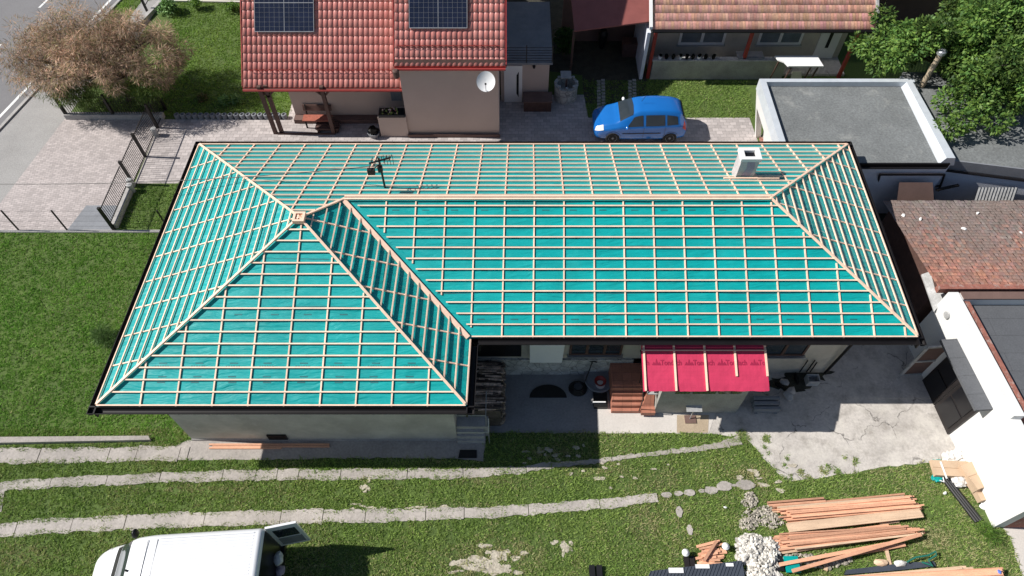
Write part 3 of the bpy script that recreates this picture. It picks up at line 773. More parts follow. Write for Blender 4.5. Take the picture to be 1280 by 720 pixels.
for k in range(-1, 5):
    x = 4.43 + k * .97 - .22; base = pp(x, QW, .008)
    if k >= 0:
        a = base + U_ * .0; 
        for (du, sv, hw, hz) in ((.0, .10, .06, 0), (.08, .19, .05, .001), (.16, .10, .06, .002)):
            t3 = [a + U_ * (du - hw) + pnv * hz, a + U_ * (du + hw) + pnv * hz, a + U_ * du + V_ * sv + pnv * hz]
            if a.x + .2 < PX1 and a.x > PX0 + .1: words.face(t3)
    vs = [base + U_ * (.2 + q.x) + V_ * (q.y * 1.25) for q in tv]
    keep = [f for f in tf if all(PX0 + .02 < vs[i].x < PX1 - .03 for i in f)]
    words.add(vs, keep)
words.build('printed_words', m_printr, mem)

# front steps
st = E('porch_steps', (3.7, 10.2, 0), 'brown tiled porch steps with thin metal handrail, lowest treads in sunlight', 'steps')
b = MB(); b.box(3.25, 4.6, 10.35, 11.15, 0, .85); lo = b.build('landing', m_steptile, st)
b = MB()
for k in range(5):
    b.box(3.25, 4.25 + .0 * k, 9.75 + .0 - .0 + k * .12, 10.349, .0 + k * .17 + (.001 if k else 0), (k + 1) * .17 - .0)
b.build('flight', m_steptile, st)
b = MB(); b.box(4.2, 4.649, 9.62, 10.349, .12, .30); b.hexa([(4.25, 9.85, .302), (4.62, 9.85, .302), (4.62, 10.34, .302), (4.25, 10.34, .302)], [(4.4, 10.2, .8), (4.62, 10.2, .8), (4.62, 10.34, .8), (4.4, 10.34, .8)]); b.build('side_block', m_steptile, st)
b = MB(); b.tube([(4.15, 9.75, .15), (4.15, 9.75, 1.0), (4.1, 10.4, 1.8), (4.1, 11.1, 1.8)], .018, 6); b.tube([(4.12, 10.4, .9), (4.12, 10.4, 1.78)], .018, 6); b.build('handrail', m_iron, st)
b = MB(); b.box(4.3, 4.62, 9.9, 10.2, 1.05, 1.09); b.box(4.28, 4.62, 9.95, 10.2, 1.3, 1.33); b.build('shelf', m_lgrey, st)

# items in the shaded courtyard
p = GY(0, 0, 11.1)
tag(MB().hexa([(.58, 11.0, 1.15), (1.62, 11.0, 1.15), (1.62, 11.05, 1.15), (.58, 11.05, 1.15)], [(.55, 11.12, 2.62), (1.68, 11.12, 2.62), (1.68, 11.16, 2.62), (.55, 11.16, 2.62)]).build('window_board', m_white), 'flat white panel fixed over an opening in the shaded courtyard wall', 'panel')
c = G(685, 492, .02); b = MB(); n = 16
poly = [(c.x + .62 * math.cos(math.pi * k / n), c.y - .15 + .48 * math.sin(math.pi * k / n)) for k in range(n + 1)]
b.prism(poly, .012, .035); tag(b.build('door_mat', m_black), 'half-round dark mat lying flat on the shaded courtyard concrete', 'mat')
b = MB(); q = G(722, 487)
wbr = E('garden_hose_reel', (q.x, q.y, 0), 'round black hose coil with long upright handle in the courtyard shade', 'hose reel')
for k in range(4): b.tube([(q.x + .28 * math.cos(a) * (1 - .12 * k), q.y + .26 * math.sin(a) * (1 - .12 * k), .08 + .05 * k) for a in np.linspace(0, 6.283, 20)], .035, 6)
b.build('coil', m_black, wbr)
b = MB(); b.tube([(q.x + .2, q.y + .1, .1), (q.x + .45, q.y + .55, .95)], .02, 6); b.tube([(q.x + .3, q.y + .58, .95), (q.x + .6, q.y + .52, .95)], .02, 6); b.build('handle', m_iron, wbr)
q = G(748, 478)
pt = E('flower_pot', (q.x, q.y, 0), 'round planter with dark plant and small red bowl by the courtyard wall', 'planter')
MB().lathe((q.x, q.y, 0), [(.42, .006), (.46, .1), (.5, .26), (.46, .27), (.44, .22), (0.01, .22)], 22).build('pot', m_grey, pt)
MB().lathe((q.x + .02, q.y - .12, .24), [(.1, 0), (.2, .1), (.18, .1), (.1, .03)], 16).build('red_bowl', m_redpaint, pt)
MB().lathe((q.x + .02, q.y - .22, .23), [(.14, 0), (.16, .04), (.01, .05)], 14).build('saucer', m_walk, pt)
tag(MB().box(2.7, 3.15, 9.9, 10.6, .01, .16).build('drain_box', m_black), 'flat black rectangular tray beside the tiled porch steps', 'tray')
tag(MB().bar(G(741, 503, .2), G(757, 503, .2), .04, .04).build('white_batten', m_white), 'short white batten end lying left of the black tray', 'batten')
# parasol-like stand on tan slab
q = G(864, 524)
s_ = E('metal_stand', (q.x, q.y, 0), 'small metal plate on a bent post above the tan slab in front of the porch', 'stand')
MB().box(q.x - .22, q.x + .14, q.y - .16, q.y + .12, .018, .05).build('base', m_brownbase, s_)
MB().tube([(q.x - .05, q.y, .05), (q.x, q.y + .1, .5)], .02, 6).build('post', m_metal, s_)
MB().obox((q.x, q.y + .15, .55), (.5, 0, 0), (0, .26, .08), (0, 0, .02)).build('plate', m_lgrey, s_)

# firewood stack under the inner corner
fw = E('firewood_stack', (-.5, 10.2, 0), 'dark stack of split firewood under the eave in the inner corner', 'firewood')
random.seed(2); b = MB()
x0 = -1.3
for r in range(9):
    for c in range(11):
        y = 9.35 + c * .165 + random.uniform(-.02, .02); z = .08 + r * .12
        tt = random.uniform(.5, 2.0)
        b.rock((x0 + 1.0 + random.uniform(-.04, .04), y, z), .09, tint=(tt, tt, tt))
for r in range(70):
    y = random.uniform(9.3, 11.0); tt = random.choice([.7, 1.2, 2.5, 4.5])
    b.bar((x0 + random.uniform(-.1, .5), y, 1.14 + random.uniform(-.03, .05)), (x0 + random.uniform(.7, 1.1), y + random.uniform(-.06, .06), 1.14 + random.uniform(-.03, .06)), .045, .04, tint=(tt, tt * .92, tt * .85))
b.box(x0 - .2, x0 + .95, 9.3, 11.05, .01, 1.12, tint=(.6, .6, .6)); b.build('split_logs', m_cinder, fw)
# side steps of the wing
ss = E('side_steps', (-1.1, 8.9, 0), 'grey concrete side steps with pale handrails at the corner of the wing', 'steps')
b = MB(); b.box(-1.74, -.75, 8.95, 9.9, 0, .75)
for k in range(3): b.box(-1.74, -.85 - .02 * k, 8.70 + .08 * k, 8.949, .001 * k, .2 + k * .18)
b.build('flight', m_kerb, ss)
b = MB(); b.tube([(-1.7, 8.98, 1.5), (-.8, 8.98, 1.5), (-.8, 9.8, 1.5)], .018, 6); b.tube([(-.8, 8.98, .0), (-.8, 8.98, 1.5)], .018, 6); b.tube([(-1.7, 8.7, .9), (-.72, 8.7, .9)], .018, 6); b.tube([(-.72, 8.7, 0), (-.72, 8.7, .9), (-.72, 8.98, 1.3)], .018, 6)
b.build('handrail', m_metal, ss)
tag(MB().prism(px((575, 563), (596, 563), (596, 573), (573, 573)), .015, .05).build('cellar_hatch', m_black), 'dark rectangular floor hatch in the concrete beside the side steps', 'hatch')
random.seed(4)
# boards along wing base
for i, (u0, u1, v) in enumerate([(262, 412, 556), (266, 412, 558.5), (262, 352, 560.5)]):
    tag(MB().bar(G(u0, v, .02), G(u1, v, .02), .05, .05).build('floor_board', m_plank), ['long fresh board nearest the wing wall, lying along its foot', 'long fresh board in the middle of the row at the wing wall', 'short fresh board lying outermost along the wing wall'][i], 'board', 'boards lying along the wing wall')

# debris by the right part of the house
random.seed(8)
for i, (u, v, lab) in enumerate([(979, 480, 'grey'), (994, 476, 'pale'), (986, 492, 'low'), (972, 484, 'dark'), (984, 497, 'round')]):
    q = G(u, v); b = MB(); b.rock((q.x, q.y, .14), .2)
    tag(b.build('broken_stone', m_rubble2 if i % 2 else m_kerb), 'broken stone in the dark soil by the right house wall', 'stone', 'broken stones beside the house wall')
q = G(1015, 478)
cr = E('plastic_crate', (q.x, q.y, 0), 'small white plastic crate lying on its side below the wall pipes', 'crate')
b = MB(); b.box(q.x - .25, q.x + .15, q.y - .15, q.y + .15, .02, .05); b.box(q.x - .25, q.x + .15, q.y + .12, q.y + .15, .05, .32); b.box(q.x - .25, q.x - .22, q.y - .15, q.y + .12, .05, .32); b.box(q.x + .12, q.x + .15, q.y - .15, q.y + .12, .05, .32); b.box(q.x - .22, q.x + .12, q.y - .15, q.y - .12, .05, .32); b.build('body', m_lgrey, cr)
b = MB()
for k in range(3): b.box(7.9, 8.75, 9.75 + k * .16, 9.85 + k * .16, .05, .3 + .06 * k)
for k in range(2): b.box(7.95 + k * .65, 8.05 + k * .65, 9.72, 10.2, .012, .05)
tag(b.build('old_pallet', m_grey), 'dark weathered pallet beside the right porch wall', 'pallet')
# ------------------------------------------------------------------ tiled roofs
def tile_roof(name, m, parent, O, U, V, w, h, cols, rows, kind, tintf, seed=1):
    random.seed(seed); r_ = np.random.default_rng(seed)
    O = np.array(O, float); U = np.array(U, float); V = np.array(V, float); N_ = np.cross(U, V)
    k = 6 if kind == 'wave' else 1
    tt = np.linspace(0, 1, k + 1)
    hh = (np.abs(np.sin(np.pi * tt)) ** .6) * .038 if kind == 'wave' else np.array([0, 0.])
    verts = []; faces = []; tints = []; idx = 0
    for j in range(rows):
        for i in range(cols):
            lift = .03 if kind == 'wave' else .007; tk = r_.uniform(-.004, .004) if kind != 'wave' else 0
            sh = 0 if kind == 'wave' else (w / 2 if j % 2 and kind == 'flat2' else 0)
            jit = r_.uniform(-.012, .012) if kind == 'old' else 0
            zz = r_.uniform(-.012, .02) if kind == 'old' else 0
            tn = tintf(i, j)
            a = [O + U * ((i + t * (1 if kind == 'wave' else .93)) * w + sh) + V * (j * h - .01 + jit) + N_ * (hv + lift + tk + zz) for t, hv in zip(tt, hh)]
            b_ = [O + U * ((i + t * (1 if kind == 'wave' else .93)) * w + sh) + V * (j * h + h) + N_ * (hv + zz * .3) for t, hv in zip(tt, hh)]
            c_ = [O + U * ((i + t * (1 if kind == 'wave' else .93)) * w + sh) + V * (j * h - .01 + jit) + N_ * (hv * .9 - .005) for t, hv in zip(tt, hh)]
            verts += a + b_ + c_
            for q in range(k):
                faces.append((idx + q, idx + q + 1, idx + k + 1 + q + 1, idx + k + 1 + q)); tints.append(tn)
                faces.append((idx + 2 * k + 2 + q, idx + 2 * k + 2 + q + 1, idx + q + 1, idx + q)); tints.append(tn)
            idx += 3 * (k + 1)
    return from_arrays(name, np.array(verts), np.array(faces), np.array(tints), m, parent, tuple(O))
c38, s38 = math.cos(R(38)), math.sin(R(38))
nh = E('red_roof_house', (-5, 25, 0), 'neighbouring beige house with red metal tile roof in two levels', 'house')
rt = lambda i, j: (lambda q, g: (q, q * g, q * g))(random.uniform(.88, 1.07), random.uniform(.95, 1.12))
tile_roof('lower_roof', m_redtile, nh, (-11.02, 23.1, 2.45), (1, 0, 0), (0, c38, s38), .2075, .345, 32, 24, 'wave', rt, 1)
tile_roof('upper_roof', m_redtile, nh, (-4.62, 22.8, 3.73), (1, 0, 0), (0, c38, s38), .2075, .345, 21, 24, 'wave', rt, 2)
yr = 22.8 + 24 * .345 * c38; zr_ = 3.73 + 24 * .345 * s38; yl = 23.1 + 24 * .345 * c38; zl = 2.45 + 24 * .345 * s38
b = MB()
b.face([(-11.02, yl, zl + .02), (-4.4, yl, zl + .02), (-4.4, yl + 6, zl - 4.6), (-11.02, yl + 6, zl - 4.6)][::-1])
b.face([(-4.62, yr, zr_ + .02), (-.26, yr, zr_ + .02), (-.26, yr + 7, zr_ - 5.4), (-4.62, yr + 7, zr_ - 5.4)][::-1])
b.build('rear_roof', m_redtile, nh)
b = MB()      # walls: main block, recess, gables
b.box(-4.5, -.55, 22.92, 33, 0, 3.8)
b.hexa([(-.56, 22.93, 3.8), (-.56, 33, 3.8), (-.56, 31, 6.5), (-.56, yr, zr_ - .15)][::1], [(-4.49, 22.93, 3.8), (-4.49, 33, 3.8), (-4.49, 31, 6.5), (-4.49, yr, zr_ - .15)])
b.hexa([(-4.51, 24.0, 0), (-4.51, 33, 0), (-4.51, 33, 3.0), (-4.51, yl, zl - .2), (-4.51, 24.0, 3.05)], [(-9.6, 24.0, 0), (-9.6, 33, 0), (-9.6, 33, 3.0), (-9.6, yl, zl - .2), (-9.6, 24.0, 3.05)])
b.box(-5.7, -4.501, 22.83, 23.5, 0, 1.1)
b.build('wall', m_beige, nh)
b = MB(); b.box(-4.53, -.52, 22.77, 22.83, 0, .16); b.box(-9.62, -5.7, 23.66, 24.02, 0, .22); b.build('plinth', m_brownbase, nh)
b = MB(); b.box(-11.02, -4.3, 23.04, 23.09, 2.3, 2.46); b.tube([(-11.02, 22.99, 2.38), (-3.95, 22.99, 2.38)], .055); b.build('gutter', m_redpaint, nh)
b = MB(); b.box(-4.62, -.25, 22.74, 22.79, 3.6, 3.74); b.tube([(-4.62, 22.68, 3.66), (-.25, 22.68, 3.66)], .055); b.build('gutter', m_redpaint, nh)
b = MB(); b.hexa([(-4.66, 22.8, 3.7), (-4.62, 22.8, 3.7), (-4.62, yr, zr_), (-4.66, yr, zr_)], [(-4.66, 22.8, 3.8), (-4.62, 22.8, 3.8), (-4.62, yr, zr_ + .1), (-4.66, yr, zr_ + .1)])
b.build('verge_trim', m_redpaint, nh); b = MB()
b.hexa([(-.25, 22.8, 3.65), (-.21, 22.8, 3.65), (-.21, yr, zr_ - .05), (-.25, yr, zr_ - .05)], [(-.25, 22.8, 3.8), (-.21, 22.8, 3.8), (-.21, yr, zr_ + .1), (-.25, yr, zr_ + .1)])
b.build('verge_trim', m_redpaint, nh); b = MB()
b.hexa([(-11.06, 23.1, 2.4), (-11.02, 23.1, 2.4), (-11.02, yl, zl), (-11.06, yl, zl)], [(-11.06, 23.1, 2.52), (-11.02, 23.1, 2.52), (-11.02, yl, zl + .1), (-11.06, yl, zl + .1)])
b.build('verge_trim', m_redpaint, nh)
b = MB(); b.box(-4.66, -4.62, 22.5, 28.5, 2.6, 3.7) if False else None
b = MB(); b.face([(-11, 23.05, 2.42), (-4.6, 23.05, 2.42), (-4.6, 24, 3.0), (-11, 24, 3.0)]); b.face([(-4.6, 22.76, 3.69), (-.26, 22.76, 3.69), (-.26, 22.92, 3.95), (-4.6, 22.92, 3.95)]); b.build('soffit', m_brownwood, nh)
for nm, (xa, xb, y0, z0, d) in {'a': (-10.7, -4.9, 23.1, 2.45, .62), 'b': (-4.45, -.45, 22.8, 3.73, .70)}.items():
    b = MB(); yy = y0 + d * c38 - .08; z = z0 + d * s38 + .15
    b.tube([(xa, yy, z), (xb, yy, z)], .014, 6)
    x = xa
    while x < xb: b.bar((x, yy + .12, z - .06), (x, yy - .03, z + .02), .02, .02); b.tube([(x, yy, z - .08), (x + .08, yy, z - .02), (x + .16, yy, z - .08)], .01, 5); x += .27
    b.build('snow_guard', m_redpaint, nh)
for (x, y) in ((-10.35, 23.05), (-10.1, 23.12), (-7.8, 23.05)):
    MB().box(x - .075, x + .075, y - .075, y + .075, .0, 2.55).build('post', m_brownwood, nh)
b = MB()
for x in (-10.1, -7.8):
    for sg in (-1, 1): b.bar((x + sg * .45, 23.08, 2.42), (x, 23.08, 1.95), .07, .07)
b.box(-11, -4.6, 23.0, 23.12, 2.36, 2.44); b.build('brace', m_brownwood, nh)
MB().box(-10.25, -7.75, 22.95, 23.02, .01, .07).build('floor_edge', m_brownwood, nh)
MB().box(-5.15, -4.7, 23.65, 23.69, 1.3, 2.3).build('window', m_glassg, nh)
MB().lathe((-4.55, 22.55, 3.4), [(.12, 0), (.13, .3), (.08, .34)], 12).build('wall_lamp', m_brownwood, nh)

pl = E('flower_box', (-5.1, 23.0, 1.1), 'dark planter box with small pale flowers on the low beige wall', 'planter')
MB().box(-5.65, -4.55, 22.8, 23.3, 1.101, 1.2).build('box', m_dark, pl)
b = MB(); random.seed(9)
for k in range(40):
    c_ = (random.uniform(-5.5, -4.8), random.uniform(22.85, 23.2), 1.22 + random.uniform(0, .15)); t = random.choice([(1.3, 1.3, 1.3), (.3, .5, .15), (.2, .4, .1), (1, .3, .5)])
    b.rock(c_, random.uniform(.03, .06), tint=t)
b.build('flowers', m_petal, pl)
# dish
ds = E('satellite_dish', (-.95, 22.6, 1.9), 'round white satellite dish on the corner of the beige neighbour wall', 'satellite dish')
cpt = Vector((-1.02, 22.25, 3.42)); nrm_ = (Vector((.0, -1.0, .75))).normalized(); uu = nrm_.cross(Vector((0, 0, 1))).normalized(); vv = uu.cross(nrm_)
vs = []; fs = []; seg = 28; rr = [0, .12, .24, .34, .39]
for r in rr:
    for k in range(seg):
        a = 6.2832 * k / seg; vs.append(cpt + (uu * math.cos(a) * r * .94 + vv * math.sin(a) * r) + nrm_ * (r * r * .55))
for i in range(4):
    for k in range(seg): fs.append((i * seg + k, i * seg + (k + 1) % seg, (i + 1) * seg + (k + 1) % seg, (i + 1) * seg + k))
MB().add(vs, fs).build('reflector', m_white, ds, smooth=True)
bot = cpt - vv * .36 + nrm_ * .06
MB().tube([bot, cpt + nrm_ * .42 - vv * .1], .014, 6).build('feed_arm', m_metal, ds)
MB().obox(cpt + nrm_ * .42 - vv * .08, uu * .07, vv * .07, nrm_ * .1).build('receiver', m_iron, ds)
MB().tube([cpt - nrm_ * .03, cpt - nrm_ * .12 - Vector((0, 0, .25)), (-1.0, 22.78, 3.0)], .025, 8).build('mount', m_metal, ds)
# solar panels lying on the tiles
def panel(lab, x0, x1, y0, z0, s0, s1):
    e = E('solar_panel', ((x0 + x1) / 2, y0 + s0 * c38, z0 + s0 * s38), lab, 'solar panel', 'solar panels on the red roof')
    Vv = Vector((0, c38, s38)); Nn = Vector((0, -s38, c38)); o = Vector((x0, y0, z0)) + Vv * s0 + Nn * .12; U = Vector((1, 0, 0)); W = x1 - x0; H = s1 - s0
    MB().obox(o + U * W / 2 + Vv * H / 2, U * W, Vv * H, Nn * .035).build('cells', m_panel, e)
    b = MB()
    b2 = MB(); n = 12; k = 0
    for i in range(n + 1):
        b.obox(o + U * (W * i / n) + Vv * H / 2 + Nn * .021, U * (.005 if i not in (0, n, n // 2) else .022), Vv * H, Nn * .003)
    m_ = int(H / .19)
    for j in range(m_ + 1):
        b2.obox(o + U * W / 2 + Vv * (H * j / m_) + Nn * .0245, U * W, Vv * (.004 if j % 6 else .03), Nn * .003)
    b.build('cell_lines', m_grey, e); b2.build('frame_bars', m_grey, e)
    MB().obox(o + U * W / 2 + Vv * H / 2 - Nn * .05, U * (W - .1), Vv * (H - .1), Nn * .04).build('rail', m_metal, e)
panel('solar panel low on the left, lower level of the red tiled roof', -10.45, -8.05, 23.1, 2.45, 2.2, 4.5)
panel('solar panel on the right, raised level of the red tiled roof', -4.0, -1.75, 22.8, 3.73, 1.42, 4.9)
# bench, table, things on the patio
q = G(398, 163)
bn = E('garden_bench', (q.x, q.y + .2, 0), 'red-brown wooden bench beside the beige wall under the red roof', 'bench')
x = q.x
MB().box(x - .62, x + .62, q.y + .1, q.y + .5, .42, .46).build('seat', m_redwood, bn)
MB().hexa([(x - .62, q.y + .58, .6), (x + .62, q.y + .58, .6), (x + .62, q.y + .62, .6), (x - .62, q.y + .62, .6)], [(x - .62, q.y + .66, .85), (x + .62, q.y + .66, .85), (x + .62, q.y + .7, .85), (x - .62, q.y + .7, .85)]).build('backrest', m_brownwood, bn)
for sx in (-.5, .5):
    MB().box(x + sx - .03, x + sx + .03, q.y + .12, q.y + .18, .01, .42).build('leg', m_iron, bn); MB().hexa([(x + sx - .03, q.y + .52, .01), (x + sx + .03, q.y + .52, .01), (x + sx + .03, q.y + .57, .01), (x + sx - .03, q.y + .57, .01)], [(x + sx - .03, q.y + .62, .9), (x + sx + .03, q.y + .62, .9), (x + sx + .03, q.y + .66, .9), (x + sx - .03, q.y + .66, .9)]).build('leg', m_iron, bn)
q = G(411, 163); b = MB()
for k in range(4): b.box(q.x - .5, q.x + .5, q.y - .2 + k * .13, q.y - .1 + k * .13, .2, .24)
for sx in (-.45, .37): b.box(q.x + sx, q.x + sx + .08, q.y - .18, q.y + .3, .01, .2)
tag(b.build('low_slatted_table', m_brownwood), 'low dark slatted table in front of the red-brown bench', 'table')
q = G(468, 170)
pz = E('patio_planter', (q.x, q.y, 0), 'low dark planter tub at the foot of the low beige wall', 'planter')
MB().lathe((q.x, q.y, 0), [(.2, .01), (.28, .25), (.25, .25), (.2, .2)], 14).build('tub', m_grey, pz)
MB().blob((q.x, q.y, .34), (.22, .22, .16), .25).build('plant', m_leaf, pz)

# ------------------------------------------------------------------ annex with terrace between the houses
ax = E('terrace_annex', (.6, 26, 0), 'shaded low annex with pale front wall and flat dark terrace behind railings', 'annex')
b = MB(); b.box(-.5, 1.62, 25.15, 29.5, 0, 2.1); b.build('wall', m_beige, ax)
b = MB(); b.box(-.5, 1.75, 25.0, 29.5, 2.103, 2.2); b.build('terrace_floor', m_grey, ax)
b = MB()
for k in range(6): b.tube([(-.48, 25.05, 2.28 + k * .13), (1.72, 25.05, 2.28 + k * .13)], .014, 5)
for x in (-.45, .62, 1.72): b.box(x - .02, x + .02, 25.03, 25.07, 2.2, 3.05)
b.build('railing', m_iron, ax)
d_ = MB().box(-.35, .45, 25.09, 25.145, .02, 1.98).build('door', m_white, ax)
MB().hexa([(.2, 25.08, .5), (.3, 25.08, .3), (.3, 25.08, 1.7), (.2, 25.08, 1.5)], [(.2, 25.088, .5), (.3, 25.088, .3), (.3, 25.088, 1.7), (.2, 25.088, 1.5)]).build('door_window', m_dark, d_)
MB().lathe((.95, 25.05, 1.9), [(.05, 0), (.07, .12), (.02, .14)], 10).build('wall_lamp', m_iron, ax)
q = G(672, 138)
cb = E('wooden_chest', (q.x, q.y, 0), 'dark brown wooden chest in the shade below the annex wall', 'chest')
MB().box(q.x - .62, q.x + .6, q.y - .1, q.y + .5, .01, .55).build('body', m_brownwood, cb); MB().box(q.x - .66, q.x + .64, q.y - .14, q.y + .54, .553, .6).build('lid', m_brownbase, cb)
q = G(707, 128)
wl = E('stone_well', (q.x, q.y + .3, 0), 'round stone well with pots on its rim and a grey board lid', 'well')
MB().lathe((q.x, q.y + .35, 0), [(.52, .01), (.52, .75), (.55, .78), (.4, .78), (.4, .3)], 24).build('ring', m_stone, wl)
MB().box(q.x - .25, q.x + .22, q.y + .45, q.y + .95, .95, 1.0).build('lid', m_lgrey, wl)
b = MB(); random.seed(1)
for a in np.linspace(0, 6.28, 9)[:-1]: b.lathe((q.x + .46 * math.cos(a), q.y + .35 + .46 * math.sin(a), .78), [(.05, 0), (.07, .12), (.03, .12)], 8)
b.build('pots', m_lgrey, wl)
MB().box(q.x - .04, q.x + .04, q.y + .3, q.y + .38, .3, 1.0).build('post', m_brownwood, wl)
# carport with dark red roof
cp = E('dark_red_carport', (4.2, 27, 0), 'carport with plain dark red sheet roof, mostly in the shadow of the taller house', 'carport')
A, B = G(718, 40, 2.55), G(814, 28, 2.75)
C_ = Vector((6.05, 31, 4.9)); D_ = Vector((2.3, 31, 4.9))
b = MB(); dz = Vector((0, 0, .06)); b.hexa([A, B, C_, D_], [A + dz, B + dz, C_ + dz, D_ + dz]); b.build('roof', m_darkred, cp)
for p in (A, B): MB().box(p.x - .05, p.x + .05, p.y + .15, p.y + .25, 0, 2.55).build('post', m_brownwood, cp)
MB().box(2.4, 6.0, 29.6, 29.7, 0, 3.6).build('rear_wall', m_brownbase, cp)
MB().box(5.95, 6.1, 26.7, 29.6, 0, 2.5).build('side_wall', m_bluegrey, cp)
for i, u in enumerate((752, 791)):
    p = G(u, 150); q = G(u - 1, 100); b = MB(); n = 12
    for k in range(n):
        c_ = p.lerp(q, (k + .5) / n); b.box(c_.x - .19, c_.x - .02, c_.y - .1, c_.y + .07, 0, .03); b.box(c_.x + .02, c_.x + .19, c_.y - .02, c_.y + .15, 0, .03)
    struct(b.build('wheel_track', m_kerb))
q = G(752, 60)
b = MB(); b.lathe((q.x, q.y, 0), [(.12, .01), (.2, .4), (.22, .8), (.15, 1.0)], 12); tag(b.build('covered_bin', m_black), 'dark round bin standing inside the shaded carport', 'bin')
q = G(790, 72); b = MB(); b.box(q.x - .5, q.x + .4, q.y, q.y + .5, .02, .7); b.box(q.x - .55, q.x + .45, q.y - .03, q.y + .53, .7, .76); tag(b.build('work_bench', m_brownwood), 'dark workbench at the right side of the shaded carport', 'workbench')

# ------------------------------------------------------------------ terracotta house
th = E('terracotta_roof_house', (11, 27, 0), 'old house with pale terracotta tile roof, red posts and white windows', 'house')
c33, s33 = math.cos(R(33)), math.sin(R(33))
def tt(i, j):
    q = random.choice([.82, .92, 1, 1.08, 1.2]); return (q, q * random.uniform(.9, 1.12), q * random.uniform(.9, 1.15))
tile_roof('roof', m_terra, th, (6.12, 26.6, 2.75), (1, 0, 0), (0, c33, s33), .135, .36, 72, 16, 'flat2', tt, 4)
b = MB(); yt = 26.6 + 16 * .36 * c33; zt_ = 2.75 + 16 * .36 * s33
b.face([(6.1, yt, zt_ + .02), (6.1, yt + 6, zt_ - 3.5), (15.85, yt + 6, zt_ - 3.5), (15.85, yt, zt_ + .02)][::-1]); b.build('rear_roof', m_terra, th)
b = MB(); b.box(6.3, 15.6, 28.2, 34, 0, 3.6); b.hexa([(6.31, 28.21, 3.6), (6.31, 34, 3.6), (6.31, yt, zt_ - .12)], [(15.59, 28.21, 3.6), (15.59, 34, 3.6), (15.59, yt, zt_ - .12)]); b.build('wall', m_plaster2, th)
b = MB(); b.tube([(6.1, 26.52, 2.68), (15.85, 26.52, 2.68)], .06); b.box(6.1, 15.85, 26.57, 26.62, 2.6, 2.74); b.build('gutter', m_gutter, th)
b = MB(); b.hexa([(5.98, 26.6, 2.72), (6.11, 26.6, 2.72), (6.11, yt, zt_), (5.98, yt, zt_)], [(5.98, 26.6, 2.86), (6.11, 26.6, 2.86), (6.11, yt, zt_ + .14), (5.98, yt, zt_ + .14)]); b.build('verge', m_white, th)
b = MB(); b.hexa([(15.84, 26.6, 2.72), (15.95, 26.6, 2.72), (15.95, yt, zt_), (15.84, yt, zt_)], [(15.84, 26.6, 2.86), (15.95, 26.6, 2.86), (15.95, yt, zt_ + .14), (15.84, yt, zt_ + .14)]); b.build('verge', m_lgrey, th)
window(th, 7.8, 9.95, .85, 2.1, 28.2, 2, fw=.11, glass=m_glassg); window(th, 11.5, 13.55, .85, 2.1, 28.2, 2, fw=.11, glass=m_glassg)
d_ = MB().box(14.35, 15.3, 28.13, 28.19, .1, 2.15).build('door', m_white, th)
MB().box(14.75, 14.9, 28.11, 28.128, .7, 1.9).build('door_window', m_dark, d_)
for x in (6.35, 10.6, 15.3): MB().box(x - .07, x + .07, 26.75, 26.89, 0, 2.7).build('post', m_redpaint, th)
b = MB(); b.box(6.45, 12.6, 26.7, 26.92, 0, 1.02); b.build('porch_parapet', m_mossy, th)
b = MB(); b.box(6.4, 12.65, 26.66, 26.96, 1.023, 1.07); b.build('parapet_cap', m_lgrey, th)
b = MB(); b.box(6.4, 15.6, 26.93, 28.19, 0, .12); b.build('porch_floor', m_concrete, th)
random.seed(12)
for k in range(9):
    x = 6.75 + k * .3 + random.uniform(-.05, .05)
    p = E('potted_plant', (x, 26.8, 1.071), ['small potted plant in the row on the porch parapet'][0], 'potted plant', 'potted plants on the porch parapet')
    MB().lathe((x, 26.8, 1.072), [(.06, 0), (.09, .14), (.07, .14)], 10).build('pot', m_white if k % 3 == 0 else m_terra, p)
    MB().blob((x, 26.8, 1.26), (.09, .09, .08), .3, 1).build('leaves', m_leaf, p)
q = GY(942, 66, 26.7)
tag(MB().obox((10.9, 27.0, 1.12), (1.2, 0, 0), (0, .5, 0), (0, 0, .06)).build('folded_cloth', m_grey), 'grey-blue cloth folded over the porch parapet', 'cloth')
# white table top on trestles
A = [G(968, 71, 1.4), G(1021, 71, 1.4), G(1029, 84, 1.4), G(985, 84, 1.4), G(980, 79, 1.4), G(972, 76, 1.4)]
tb = E('white_table', (A[0].x + 1, A[0].y, 0), 'white chipped tabletop standing on thin legs outside the shaded porch', 'table')
MB().prism([(p.x, p.y) for p in A], 1.4, 1.46).build('table_top', m_white, tb)
for (u, v) in ((975, 75), (1020, 74), (990, 83), (1024, 82)):
    p = G(u, v, 1.4); MB().bar((p.x - .15, p.y + .05, 0), (p.x, p.y, 1.4), .05, .05, up=(0, 1, 0)).build('leg', m_brownwood, tb)
tag(MB().hexa([(12.9, 26.3, 0), (13.5, 26.3, 0), (13.5, 26.35, 0), (12.9, 26.35, 0)], [(12.9, 26.5, .6), (13.3, 26.5, .6), (13.3, 26.55, .6), (12.9, 26.55, .6)]).build('leaning_board', m_walk), 'pale board leaning below the chipped white tabletop', 'board')
